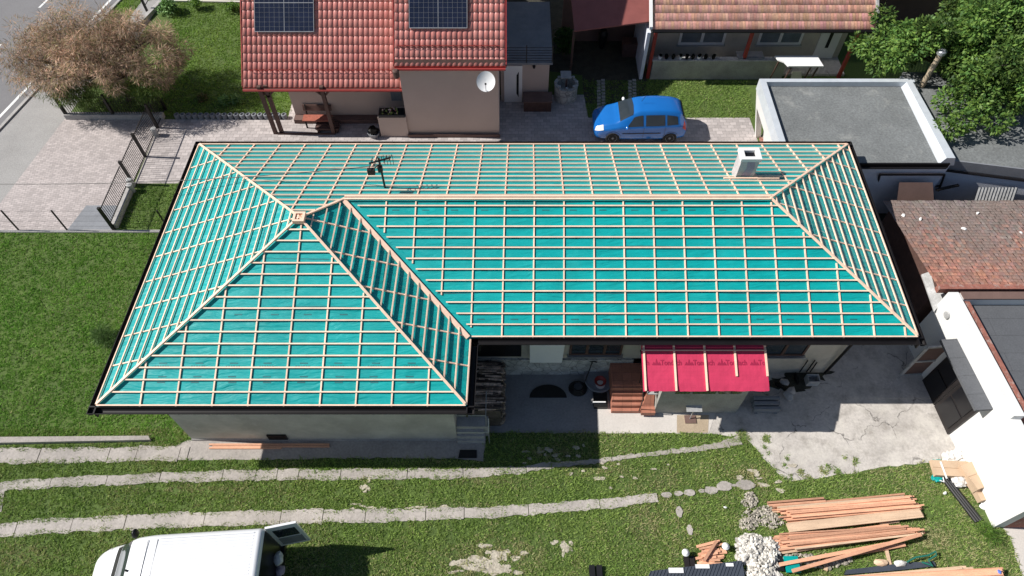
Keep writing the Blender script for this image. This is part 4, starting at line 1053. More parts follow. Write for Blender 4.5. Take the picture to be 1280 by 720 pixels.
# second red roof far right behind the tree
rs = E('red_shed', (19.5, 31, 0), 'low red roofed shed half hidden behind the green tree', 'shed')
b = MB(); b.hexa([(17.2, 30.2, 2.6), (26, 30.2, 2.6), (26, 35, 4.6), (17.2, 35, 4.6)], [(17.2, 30.2, 2.68), (26, 30.2, 2.68), (26, 35, 4.68), (17.2, 35, 4.68)])
for k in range(40): x = 17.2 + k * .22; b.hexa([(x, 30.2, 2.681), (x + .03, 30.2, 2.681), (x + .03, 35, 4.681), (x, 35, 4.681)], [(x, 30.2, 2.71), (x + .03, 30.2, 2.71), (x + .03, 35, 4.71), (x, 35, 4.71)])
b.build('roof', m_redpaint, rs); MB().box(17.5, 25.8, 31.2, 34.8, 0, 2.9).build('wall', m_brownbase, rs)

# ------------------------------------------------------------------ flat roofed garages on the right
ga = E('flat_roof_garage', (13, 20.5, 0), 'garage with grey felt flat roof inside pale metal copings, white side wall', 'garage')
GX0, GX1, GY0, GY1, GZ = 9.95, 16.15, 18.66, 22.95, 2.78
b = MB(); b.face([(GX0 + .25, GY0 - .25, GZ), (GX1 - .5, GY0 - .25, GZ), (GX1 - .5, GY1 - .2, GZ), (GX0 + .25, GY1 - .2, GZ)]); b.build('felt_roof', m_felt, ga)
b = MB(); b.box(GX0, GX0 + .24, GY0, GY1, 2.5, 3.0); b.box(GX0 + .24, GX1, GY1 - .2, GY1, 2.5, 3.0)
b.build('parapet', m_zinc, ga)
b = MB(); b.hexa([(GX1 - .5, GY0 - .27, 2.7), (GX1 + .12, GY0 - .27, 2.7), (GX1 + .12, GY1, 2.7), (GX1 - .5, GY1 - .2, 2.7)], [(GX1 - .34, GY0 - .27, 3.08), (GX1 - .02, GY0 - .27, 3.08), (GX1 - .1, GY1, 3.0), (GX1 - .34, GY1 - .2, 3.0)]); b.build('dividing_coping', m_zinc, ga)
b = MB(); b.box(GX0, GX1 - .1, GY0 - .32, GY0 - .26, 2.6, 2.83); b.tube([(GX0 + .5, GY0 - .38, 2.68), (GX1 - .2, GY0 - .38, 2.68)], .04); b.build('eave_edge', m_gutter, ga)
b = MB(); b.box(11.7, GX1, GY0 - .24, GY0 - .10, 0, 2.7); b.build('front_wall', m_bluegrey, ga)
b = MB()     # white west wall: slanted piers with openings between
def pier(ya, yb):
    b.hexa([(10.62, ya, 0), (10.85, ya, 0), (10.85, yb, 0), (10.62, yb, 0)], [(9.97, ya, 2.5), (10.2, ya, 2.5), (10.2, yb, 2.5), (9.97, yb, 2.5)])
pier(22.75, 22.94); pier(20.2, 21.35); pier(18.7, 19.6)
b.hexa([(10.15, 18.7, 1.75), (10.4, 18.7, 1.75), (10.4, 22.74, 1.75), (10.15, 22.74, 1.75)], [(9.975, 18.7, 2.499), (10.2, 18.7, 2.499), (10.2, 22.74, 2.499), (9.975, 22.74, 2.499)])
b.build('side_wall', m_whitewall, ga)
b = MB(); b.box(10.9, 11.0, 18.7, 22.9, 0, 2.6); b.box(11, GX1, 22.7, 22.85, 0, 2.6); b.build('inner_wall', m_plaster2, ga)
b = MB(); b.box(10.75, 11.0, 22.0, 22.7, 0, .1); b.build('brick_step', m_brick, ga)
b = MB(); b.tube([G(1153, 106, 2.7), G(1176, 70, 4.2)], .12, 12)
fl_ = E('flue_pipe', (16.6, 22.9, 2.6), 'rusty pale flue pipe with metal cap rising beside the garage corner', 'flue')
p0 = G(1153, 106, 2.6); 
b = MB(); b.tube([(p0.x, p0.y, 2.55), (p0.x, p0.y, 4.05)], .11, 14); b.build('pipe', m_tan, fl_)
b = MB(); b.lathe((p0.x, p0.y, 4.06), [(.11, 0), (.17, .03), (.18, .16), (.14, .2), (.02, .24)], 14); b.build('cap', m_metal, fl_)
g2 = E('lower_flat_roof_shed', (19.5, 20.5, 0), 'long shed with dark felt flat roof partly under the green tree', 'shed')
E0 = [G(1191, 198, 2.55), G(1290, 213, 2.45)]
dirx = (E0[1] - E0[0]); 
b = MB(); poly = [(16.28, E0[0].y), (E0[0].x + dirx.x * 3, E0[0].y + dirx.y * 3), (27, 24), (16.28, 24)]
b.prism(poly, 2.4, 2.5); b.build('felt_roof', m_felt, g2)
b = MB(); b.hexa([(16.25, E0[0].y - .06, 2.1), (poly[1][0], poly[1][1] - .06, 2.1), (poly[1][0], poly[1][1] - .003, 2.1), (16.25, E0[0].y - .003, 2.1)], [(16.25, E0[0].y - .06, 2.53), (poly[1][0], poly[1][1] - .06, 2.53), (poly[1][0], poly[1][1] - .003, 2.53), (16.25, E0[0].y - .003, 2.53)]); b.build('fascia', m_grey, g2)
b = MB(); b.tube([(16.2, E0[0].y - .14, 2.1), (poly[1][0], poly[1][1] - .14, 2.02)], .05); b.build('gutter', m_gutter, g2)
b = MB(); b.hexa([(16.2, E0[0].y + .02, 0), (27, E0[0].y + .05 + (27 - E0[0].x) * dirx.y / dirx.x, 0), (27, 23.9, 0), (16.2, 23.9, 0)], [(16.2, E0[0].y + .02, 2.39), (27, E0[0].y + .05 + (27 - E0[0].x) * dirx.y / dirx.x, 2.39), (27, 23.9, 2.39), (16.2, 23.9, 2.39)]); b.build('wall', m_bluegrey, g2)
# leaning frame and boards in front of the grey wall
lf = E('old_window_frame', (14.0, 18.0, 0), 'large dark metal frame leaning against the shaded grey garage wall', 'frame')
T = [GY(1099, 219, 18.3), GY(1180, 219, 18.3)]; Bq = [G(1092, 250, .3), G(1170, 246, .3)]
b = MB(); b.bar(T[0], T[1], .06, .06); b.bar(T[0], Bq[0], .06, .06); b.bar(T[1], Bq[1], .06, .06); b.bar((T[0] + Bq[0]) / 2, (T[1] + Bq[1]) / 2 , .05, .05); b.bar(Bq[0], Bq[1], .06, .06); b.build('frame', m_iron, lf)
b = MB(); b.hexa([GY(1120, 262, 17.6), GY(1168, 262, 17.6), GY(1168, 262, 17.65), GY(1120, 262, 17.65)], [GY(1124, 228, 18.1), GY(1166, 228, 18.1), GY(1166, 228, 18.15), GY(1124, 228, 18.15)])
tag(b.build('leaning_board', m_brownbase), 'brown panel leaning inside the large dark frame by the grey wall', 'panel')
b = MB(); a1 = G(1105, 248, .5); b.obox((a1.x + 1, a1.y, .45), (2.0, 0, 0), (0, .5, 0), (0, 0, .06)); b.box(a1.x + .1, a1.x + .2, a1.y - .2, a1.y + .2, .01, .42); b.box(a1.x + 1.8, a1.x + 1.9, a1.y - .2, a1.y + .2, .01, .42)
tag(b.build('low_bench_board', m_brownbase), 'low brown bench board below the leaning panel beside the old tiled shed', 'bench')
b = MB(); x0 = 17.15; 
cA = G(1207, 250, .9); n = 12; W = 1.5
vs = []; fs = []
for i in range(n * 2 + 1):
    zz = .03 * (i % 2); vs += [(cA.x + W * i / (2 * n), 17.75 - zz, .9 + 0), (cA.x + W * i / (2 * n), 18.2 - zz, 1.75)]
for i in range(n * 2): fs.append((2 * i, 2 * i + 2, 2 * i + 3, 2 * i + 1))
b.add(vs, fs); tag(b.build('corrugated_sheet', m_lgrey), 'pale corrugated sheet standing between grey wall and old terracotta roof', 'sheet')
tag(MB().bar(GY(1170, 238, 18.2), GY(1198, 232, 18.3), .1, .06).build('dark_plank', m_iron), 'dark plank propped slantwise against the grey wall right of the frame', 'plank')

# old terracotta shed
os_ = E('old_tiled_shed', (19, 15, 0), 'long shed under an old mossy brown terracotta roof with broken tiles', 'shed')
NW = G(1110, 251, 1.95); SW = G(1171, 357, 2.85); W = 12
V = (Vector((0, SW.y, SW.z)) - Vector((0, NW.y, NW.z))); Ls = V.length; V.normalize()
def ot(i, j):
    q = random.choice([.75, .85, .95, 1.0, 1.08, 1.2]); g_ = min(1, max(0, 1.05 - 1.35 * (j / 29) + random.uniform(-.35, .35) + .25 * math.sin(i * .11)))
    return (q * (1.08 - .46 * g_), q * (1.05 + .08 * g_) * random.uniform(.9, 1.05), q * (1.0 + .42 * g_))
xl = min(NW.x, SW.x) ; nr = int(Ls / .155); nc = int(W / .13)
orf = tile_roof('roof', m_oldterra, os_, (xl + nc * .13, NW.y, NW.z), (-1, 0, 0), tuple(V), .13, Ls / nr, nc, nr, 'old', ot, 6)
b = MB(); b.hexa([(xl + .25, SW.y + .1, 0), (xl + 12, SW.y + .1, 0), (xl + 12, NW.y - .3, 0), (xl + .25, NW.y - .3, 0)], [(xl + .25, SW.y + .1, 2.7), (xl + 12, SW.y + .1, 2.7), (xl + 12, NW.y - .3, 1.85), (xl + .25, NW.y - .3, 1.85)]); b.build('wall', m_brownwood, os_)  # dark wood tone stands in for the deep shadow on this wall
b = MB(); b.box(xl - .02, xl + 12, SW.y - .2, SW.y - .02, 2.72, 2.95); b.build('ridge', m_brick, os_)
random.seed(21); b = MB()
for (u, v) in ((1223, 265), (1203, 288), (1273, 294), (1130, 268), (1150, 274)):
    p = G(u, v, 2.2); b.rock((p.x, p.y, 1.95 + (NW.y - p.y) / Ls * .9 + .03), .09, sq=.4)
b.build('mortar_patch', m_whitewall, os_)
# asbestos sheet leaning beside it
A = [GY(1152, 342, 13.6), GY(1162, 338, 13.6), GY(1183, 372, 12.75), GY(1168, 391, 12.3)]
b = MB(); A = [G(1152, 343, 2.3), G(1163, 339, 2.5), G(1184, 371, 2.5), G(1168, 389, 2.1)]; b.hexa([p - Vector((0, 0, .05)) for p in A], A)
tag(b.build('grey_cover_sheet', m_lgrey), 'narrow weathered grey sheet wedged between old tiled shed and white building', 'sheet')
b = MB()
p1, p2, p3, p4 = G(1098, 372, 1.3), G(1122, 372, 1.3), G(1160, 428, .2), G(1140, 432, .2)
for k in range(9): b.tube([p1.lerp(p4, k / 8), p2.lerp(p3, k / 8)], .012, 5)
for k in range(5): b.tube([p1.lerp(p2, k / 4), p4.lerp(p3, k / 4)], .012, 5)
tag(b.build('wire_mesh', m_iron), 'dark wire mesh panel leaning in the narrow passage beside the house', 'wire panel')

# white building
wb = E('white_flat_roof_building', (19, 9.3, 0), 'bright white rendered building with dark flat roof and brick coping', 'building')
WX = 14.1; Y1, Y0, YS = 12.55, 6.05, 8.3
b = MB(); b.box(WX, WX + .32, YS, Y1, 0, 2.95); b.box(WX + .32, 27, Y1 - .25, Y1, 0, 2.9); b.box(WX, WX + .3, Y0, YS - .001, 0, 2.75); b.build('wall', m_whitewall, wb)
b = MB(); b.box(WX + .321, WX + .62, YS, Y1 - .26, 2.5, 2.82); b.build('brick_coping', m_brick, wb); b = MB(); b.box(WX + .40, 27, Y1 - .26, Y1 + .02, 2.903, 2.95); b.build('rear_coping', m_brownbase, wb)
b = MB(); b.box(WX + .3, 27, Y0, Y0 + .25, 0, 2.7); b.build('south_wall', m_brick, wb)
b = MB(); b.box(WX + .625, 27, YS, Y1 - .26, 2.4, 2.6); b.build('felt_roof', m_felt2, wb)
b = MB(); b.box(WX + .56, 27, YS - .18, YS - .002, 2.35, 2.72); b.build('roof_edge', m_grey, wb)
b = MB(); b.box(WX + .301, 27, Y0 + .251, YS - .19, 2.0, 2.42); b.build('lower_roof', m_grey, wb)
b = MB(); random.seed(5)
for k in range(4):
    for j in range(6):
        x = WX + .55 + k * .3; y = Y0 + .5 + j * .3
        b.hexa([(x, y, 2.421), (x + .12, y, 2.421), (x + .1, y + .1, 2.421), (x, y + .1, 2.421)], [(x, y, 2.5), (x + .12, y, 2.44), (x + .1, y + .1, 2.44), (x, y + .1, 2.5)])
b.build('snow_stops', m_white, wb)
b = MB()
for (x, y) in ((WX + .95, 7.85), (WX + 1.2, 7.0), (WX + 1.25, 6.8)): b.box(x, x + .45, y, y + .22, 2.43, 2.58)
b.build('loose_bricks', m_brick, wb)
b = MB(); b.hexa([(13.62, 8.8, 2.18), (14.095, 8.8, 2.24), (14.095, 11.2, 2.24), (13.62, 11.2, 2.18)], [(13.62, 8.8, 2.28), (14.095, 8.8, 2.34), (14.095, 11.2, 2.34), (13.62, 11.2, 2.28)]); b.build('door_canopy', m_felt2, wb)
for (ya, yb) in ((9.0, 10.0), (10.03, 10.95)):
    d_ = MB().box(14.02, 14.097, ya, yb, .02, 2.0).build('door', m_iron, wb)
    b = MB(); b.box(13.99, 14.018, ya + .12, yb - .12, .2, 1.0); b.box(13.99, 14.018, ya + .12, yb - .12, 1.1, 1.85); b.build('door_panel', m_dark, d_)
MB().tube([(14.09, 12.0, 2.45), (14.04, 12.0, 2.45)], .12, 14).build('round_vent', m_lgrey, wb)
def shear_tree(o, f):
    for ch in o.children_recursive:
        w_ = WLOC[ch]
        if ch.type == 'MESH':
            for v in ch.data.vertices: v.co.x += f * (v.co.y + w_.y - 9.1)
shear_tree(wb, -.077)
# open glazed leaf
gl = E('open_door_leaf', (13.7, 11.1, 0), 'pale framed glazed door leaf standing open across the concrete yard', 'door')
A_, B_ = G(1126, 470), G(1161, 468); up_ = Vector((0, 0, 1.85))
b = MB()
for p, q in ((A_, B_), (A_ + up_, B_ + up_), (A_ + up_ * .5, B_ + up_ * .5)): b.bar(p + Vector((0, 0, .03)), q + Vector((0, 0, .03)), .09, .05, up=(0, 1, 0))
b.bar(A_, A_ + up_, .1, .05, up=(0, 1, 0)); b.bar(B_, B_ + up_, .1, .05, up=(0, 1, 0)); b.build('frame', m_lgrey, gl)
b = MB(); b.hexa([A_ + Vector((.04, .03, .05)), B_ + Vector((-.04, .03, .05)), B_ + Vector((-.04, .05, .05)), A_ + Vector((.04, .05, .05))], [A_ + up_ + Vector((.04, .03, 0)), B_ + up_ + Vector((-.04, .03, 0)), B_ + up_ + Vector((-.04, .05, 0)), A_ + up_ + Vector((.04, .05, 0))]); b.build('panes', m_brownbase, gl)
tag(MB().tube([G(1170, 500, .05), G(1188, 500, .05)], .05).build('short_pipe', m_iron), 'short dark pipe lying at the foot of the brown doors', 'pipe')

# ------------------------------------------------------------------ fences
FX = -15.62
def fence(name, label, ya, yb, posts, base=.0, z0=.12, z1=1.2, wall=None, dense=.11):
    e = E(name, (FX, (ya + yb) / 2, 0), label, 'gate' if 'gate' in name else 'fence')
    b = MB(); y = ya + .06
    while y < yb - .03: b.box(FX - .008, FX + .008, y - .008, y + .008, z0, z1 - .03); y += dense
    b.build('bars', m_iron, e)
    b = MB(); b.box(FX - .015, FX + .015, ya, yb, z1 - .03, z1); b.box(FX - .015, FX + .015, ya, yb, z0 - .03, z0 + .001); b.build('rail', m_iron, e)
    for y in posts: MB().box(FX - .05, FX + .05, y - .05, y + .05, 0, z1 + .12).build('post', m_iron, e)
    if wall: MB().box(FX - .1, FX + .14, wall[0], wall[1], 0, .28).build('base_wall', m_kerb, e)
    return e
fence('yard_fence', 'dark barred fence section on a low pale base wall beside the small lawn', 17.55, 19.85, (17.55,), z0=.4, wall=(17.62, 19.7))
fence('driveway_gate', 'long dark barred gate between driveway and paved yard', 20.0, 23.3, (20.0, 21.6), z0=.1)
fence('small_gate', 'short dark barred gate in the shade under the brown tree', 23.35, 24.6, (23.4, 24.6), z0=.1)
for i, (u, v) in enumerate([(156, 230), (161, 236), (199, 168)]):
    q = G(u, v, .0); c_ = Vector((FX + (.0, .1, .1)[i], (19.9, 19.6, 22.9)[i], 0))
    tag(MB().lathe(c_, [(.11, .0), (.11, .32), (.13, .34), (.12, .42), (.02, .45)], 14).build('gate_post_cap', m_lgrey), ['round pale gate pillar nearest the driveway side, by the gate hinge', 'round pale gate pillar at the end of the low fence wall', 'round pale pillar halfway along the dark gate near the tree shade'][i], 'pillar')
# fence under the tree along the garden
e = E('garden_fence', (-17.5, 24.0, 0), 'dark barred fence on a grey base wall below the brown tree', 'fence')
b = MB(); x = -19.7
while x < -15.7: b.box(x - .008, x + .008, 24.03, 24.05, .25, 1.15); x += .11
b.box(-19.75, -15.65, 24.02, 24.06, 1.15, 1.18); b.build('bars', m_iron, e)
MB().box(-19.85, -15.5, 23.92, 24.14, 0, .26).build('base_wall', m_kerb, e)
for x in (-19.8, -17.7): MB().box(x - .05, x + .05, 23.98, 24.08, 0, 1.3).build('post', m_iron, e)
# wire fence south of the driveway
e = E('wire_fence', (-18, 17.5, 0), 'low wire fence with slim leaning posts on a narrow kerb behind the left lawn', 'fence')
for x in (-25.4, -23.4, -21.3, -19.35, -17.45, -13.45): MB().bar((x, 17.5, 0), (x, 17.5, 1.2), .045, .045, up=(0, 1, 0)).build('post', m_iron, e)
b = MB()
for z in (.3, .6, .9, 1.18): b.tube([(-27, 17.5, z), (-12.4, 17.5, z)], .0045, 4)
b.build('wires', m_iron, e)
MB().box(-27, -11.3, 17.40, 17.52, 0, .06).build('kerb', m_kerb, e)
# palings at the far top
e = E('road_fence', (-18.5, 31, 0), 'short fence with dark posts beside the footpath at the top edge', 'fence')
p, q = G(184, 14), G(204, -20)
for t in (0, .5, 1): c_ = p.lerp(q, t); MB().box(c_.x - .05, c_.x + .05, c_.y - .05, c_.y + .05, 0, 1.2).build('post', m_iron, e)
b = MB()
for z in (.3, 1.1): b.tube([p + Vector((0, 0, z)), q + Vector((0, 0, z))], .02, 6)
b.build('rail', m_iron, e)
b = MB(); a1, a2 = G(168, 40), G(207, 0); b.bar(a1, a2, .2, .2); struct(b.build('kerb', m_kerb))
b = MB(); b.bar(G(210, 2), G(320, 4), .12, .1); b.bar(G(205, 0), G(212, -8), .1, .1); struct(b.build('lawn_edging', m_walk))
# round palisade stones
random.seed(14)
for k in range(19):
    x = -14.9 + k * .265; y = 24.03
    tag(MB().lathe((x, y, 0), [(.12, 0), (.12, .22), (.10, .235), (.075, .235), (.07, .18)], 12).build('edging_ring', m_grey), 'round hollow concrete edging block in the row along the garden bed', 'edging block', 'concrete edging blocks along the garden bed')

# ------------------------------------------------------------------ plants
def leaves(name, clumps, n, size, aspect, m, parent, tintc, org, droop=0., seed=1, bias=.35):
    r_ = np.random.default_rng(seed)
    ci = r_.integers(0, len(clumps), n); cl = np.array([c[:3] for c in clumps])[ci]; rad = np.array([c[3:6] for c in clumps])[ci]; tb = np.array([c[6] for c in clumps])[ci]
    d = r_.normal(size=(n, 3)); d /= np.linalg.norm(d, axis=1)[:, None]
    rr = r_.uniform(.25, 1, n) ** .5
    pos = cl + d * rad * rr[:, None]
    # leaf axis
    ax_ = d * .8 + r_.normal(size=(n, 3)) * .6; ax_[:, 2] -= droop; ax_ /= np.linalg.norm(ax_, axis=1)[:, None]
    nn = r_.normal(size=(n, 3)) * .7; nn[:, 2] += 1.0; nn += d * bias
    sd = np.cross(ax_, nn); sd /= np.linalg.norm(sd, axis=1)[:, None] + 1e-9
    L_ = size * r_.uniform(.6, 1.3, n)[:, None]; W_ = L_ * aspect
    v0 = pos; v1 = pos + ax_ * L_ * .5 + sd * W_ * .5; v2 = pos + ax_ * L_; v3 = pos + ax_ * L_ * .5 - sd * W_ * .5
    V_ = np.stack([v0, v1, v2, v3], 1).reshape(-1, 3); Fc = np.arange(n * 4).reshape(n, 4)
    t = np.array(tintc)[r_.integers(0, len(tintc), n)] * (tb * r_.uniform(.75, 1.25, n))[:, None]
    return from_arrays(name, V_, Fc, t, m, parent, org)
def proj(p):
    d = Vector(p[:3]) - Vector((0, 0, CAMZ)); a = R(PITCH); dep = d.y * math.cos(a) - d.z * math.sin(a)
    return 640 + F * d.x / dep, 360 - F * (d.y * math.sin(a) + d.z * math.cos(a)) / dep
def clumps_in(c, rad, n, cr, seed, tmin=.7, tmax=1.3, shell=.45, zmin=None):
    r_ = random.Random(seed); out = []
    while len(out) < n:
        d = Vector((r_.gauss(0, 1), r_.gauss(0, 1), r_.gauss(0, 1))).normalized(); k = r_.uniform(shell, 1)
        p = (c[0] + d.x * rad[0] * k, c[1] + d.y * rad[1] * k, c[2] + d.z * rad[2] * k)
        if zmin and p[2] < zmin: continue
        s = r_.uniform(.7, 1.3) * cr; out.append((*p, s, s, s * .75, r_.uniform(tmin, tmax)))
    return out
def trunk(parent, base, tips, r0, m=m_bark, name='trunk'):
    b = MB(); base = Vector(base); top = base + Vector((random.uniform(-.2, .2), random.uniform(-.2, .2), 1.2)); b.tube([base, base.lerp(top, .5), top], [r0, r0 * .85, r0 * .75], 10)
    for t in tips:
        t = Vector(t); mid = top.lerp(t, .5) + Vector((random.uniform(-.2, .2), random.uniform(-.2, .2), .2)); b.tube([top - Vector((0, 0, .1)), mid, t], [r0 * .55, r0 * .3, r0 * .1], 7)
    return b.build(name, m, parent)
random.seed(31)
tm = E('tamarisk_tree', (-17.6, 24.9, 0), 'wide feathery brown tree overhanging the fence beside the road', 'tree')
cl = clumps_in((-17.8, 25.3, 2.55), (3.9, 2.1, 1.5), 175, .50, 5, .45, 1.35, .35) + [(*G(u, v, z), .5, .45, .4, t) for u, v, z, t in ((75, 8, 3.6, 1.2), (95, 18, 3.6, 1.1), (8, 65, 2.4, 1.1), (15, 90, 2.2, .9), (60, 25, 3.3, 1.1), (205, 50, 2.8, 1.0), (225, 60, 2.2, .9), (200, 100, 1.8, .9), (30, 108, 1.9, 1))]
trunk(tm, (-17.5, 25.3, 0), [c[:3] for c in cl[:34]], .16)
cols_ = [(1, 1, 1), (1.1, .95, .9), (.75, .8, .7), (1.2, 1.08, 1.0), (.55, .68, .42), (.5, .5, .5)]
leaves('crown', cl, 50000, .28, .07, m_tam, tm, cols_, (-17.6, 24.9, 0), droop=.45, seed=3)
cl2 = clumps_in((-18.6, 23.9, 1.5), (1.7, .5, .5), 26, .45, 6, .5, .9, .3) + clumps_in((-16.2, 23.9, 1.6), (1.3, .4, .4), 12, .4, 8, .5, .9, .3)
leaves('green_underside', cl2, 7000, .2, .1, m_leaf, tm, [(1.3, 1.1, .8), (1.9, 1.4, 1.4), (.8, .8, .6)], (-17.6, 24.9, 0), droop=.5, seed=4)
gt = E('green_tree', (19.0, 24.3, 0), 'large leafy green tree spreading over the shed roofs at the top right', 'tree')
cl = clumps_in((19.3, 24.2, 3.9), (3.9, 3.4, 1.5), 215, .60, 15, .4, 1.45, .45, zmin=2.7) + [(*G(u, v, z), .5, .5, .4, t) for u, v, z, t in ((1205, 150, 3.2, 1), (1248, 152, 3.2, .9), (1185, 125, 3.2, 1.1), (1225, 135, 3.3, 1.2), (1262, 130, 3.3, .9), (1090, 60, 3.3, 1.1), (1075, 55, 3.1, .9), (1120, 75, 3.5, 1.2), (1105, 45, 3.3, 1.1), (1160, 45, 3.8, 1), (1105, 20, 3.3, .8), (1125, 55, 3.6, 1), (1140, 85, 3.2, .8), (1185, 160, 3.0, .9), (1100, 80, 3.0, .7))]
cl = [c_ for c_ in cl if not (1138 < proj(c_)[0] < 1184 and 58 < proj(c_)[1] < 112) and not (1120 < proj(c_)[0] < 1195 and proj(c_)[1] < 34)]
trunk(gt, (19.3, 24.6, 0), [c[:3] for c in cl[:30]], .22)
leaves('crown', cl, 66000, .18, .45, m_leaf, gt, [(1, 1, 1), (1.35, 1.2, 1.1), (.7, .8, .8), (1.6, 1.35, 1.2)], (19, 24.3, 0), droop=.3, seed=7)
def shrub(lab, u, v, r, h, n, size=.1, m=m_leaf, cols=((1, 1, 1), (1.4, 1.3, 1), (.6, .7, .6)), asp=.4, seed=1, cat='shrub', group=None, name='garden_shrub'):
    p = G(u, v); e = E(name, (p.x, p.y, 0), lab, cat, group)
    cl = clumps_in((p.x, p.y, h * .55), (r * .6, r * .6, h * .35), 9, r * .45, seed)
    b = MB()
    for c_ in cl[:6]: b.tube([(p.x, p.y, 0), Vector(c_[:3])], [.02, .008], 5)
    b.build('stems', m_bark, e); leaves('foliage', cl, n, size, asp, m, e, list(cols), (p.x, p.y, 0), seed=seed)
shrub('small dark feathery shrub beside the left eave of the house', 133, 425, .45, .5, 1600, .22, asp=.06, cols=((.8, .8, .8), (1.5, 1.3, 1.8), (.5, .6, .5)), seed=2)
shrub('round shrub with white blossom at the corner of the neighbour lawn', 213, 16, .55, .7, 1500, .12, cols=((1, 1, 1), (4, 3.5, 6), (.6, .7, .6)), seed=3)
shrub('yellow-green bush near the top edge of the neighbour lawn', 246, 12, .4, .7, 900, cols=((1.6, 1.5, .8), (1, 1, 1)), seed=4)
shrub('small light green bush in the neighbour lawn close to the red roof', 292, 14, .4, .5, 700, cols=((1.6, 1.5, .8), (1, 1, 1)), seed=5)
shrub('pale leafy plant right behind the edging blocks, left of the pair', 283, 130, .28, .35, 400, .14, cols=((2.2, 1.9, 3.5), (1.4, 1.4, 1.5)), seed=6)
shrub('pale leafy plant right behind the edging blocks, right of the pair', 299, 128, .28, .4, 400, .14, cols=((2.2, 1.9, 3.5), (1.4, 1.4, 1.5)), seed=7)
shrub('dark reddish low plant in the garden bed behind the edging blocks', 252, 126, .35, .3, 400, .12, cols=((1.6, .7, 1.4), (.7, .6, .6)), seed=8)
shrub('weed clump growing between grey wall and old tiled shed', 1188, 258, .4, .5, 500, .12, cols=((1.2, 1.1, .9), (.9, .8, .5)), seed=9)
shrub('dark hedge-like bush in the shadow behind the round well', 705, 70, .7, 1.6, 2200, .12, cols=((.5, .6, .5), (.3, .4, .3)), seed=10)
shrub('dark bush behind the terrace at the top edge', 655, -6, .9, 2.0, 2200, .14, cols=((.6, .7, .5), (.4, .5, .4)), seed=12)
shrub('tall weeds at the right end of the lawn beside the white wall', 1232, 668, .4, .25, 700, .16, asp=.08, cols=((1.6, 1.5, 1), (1, 1.1, .8)), seed=13)
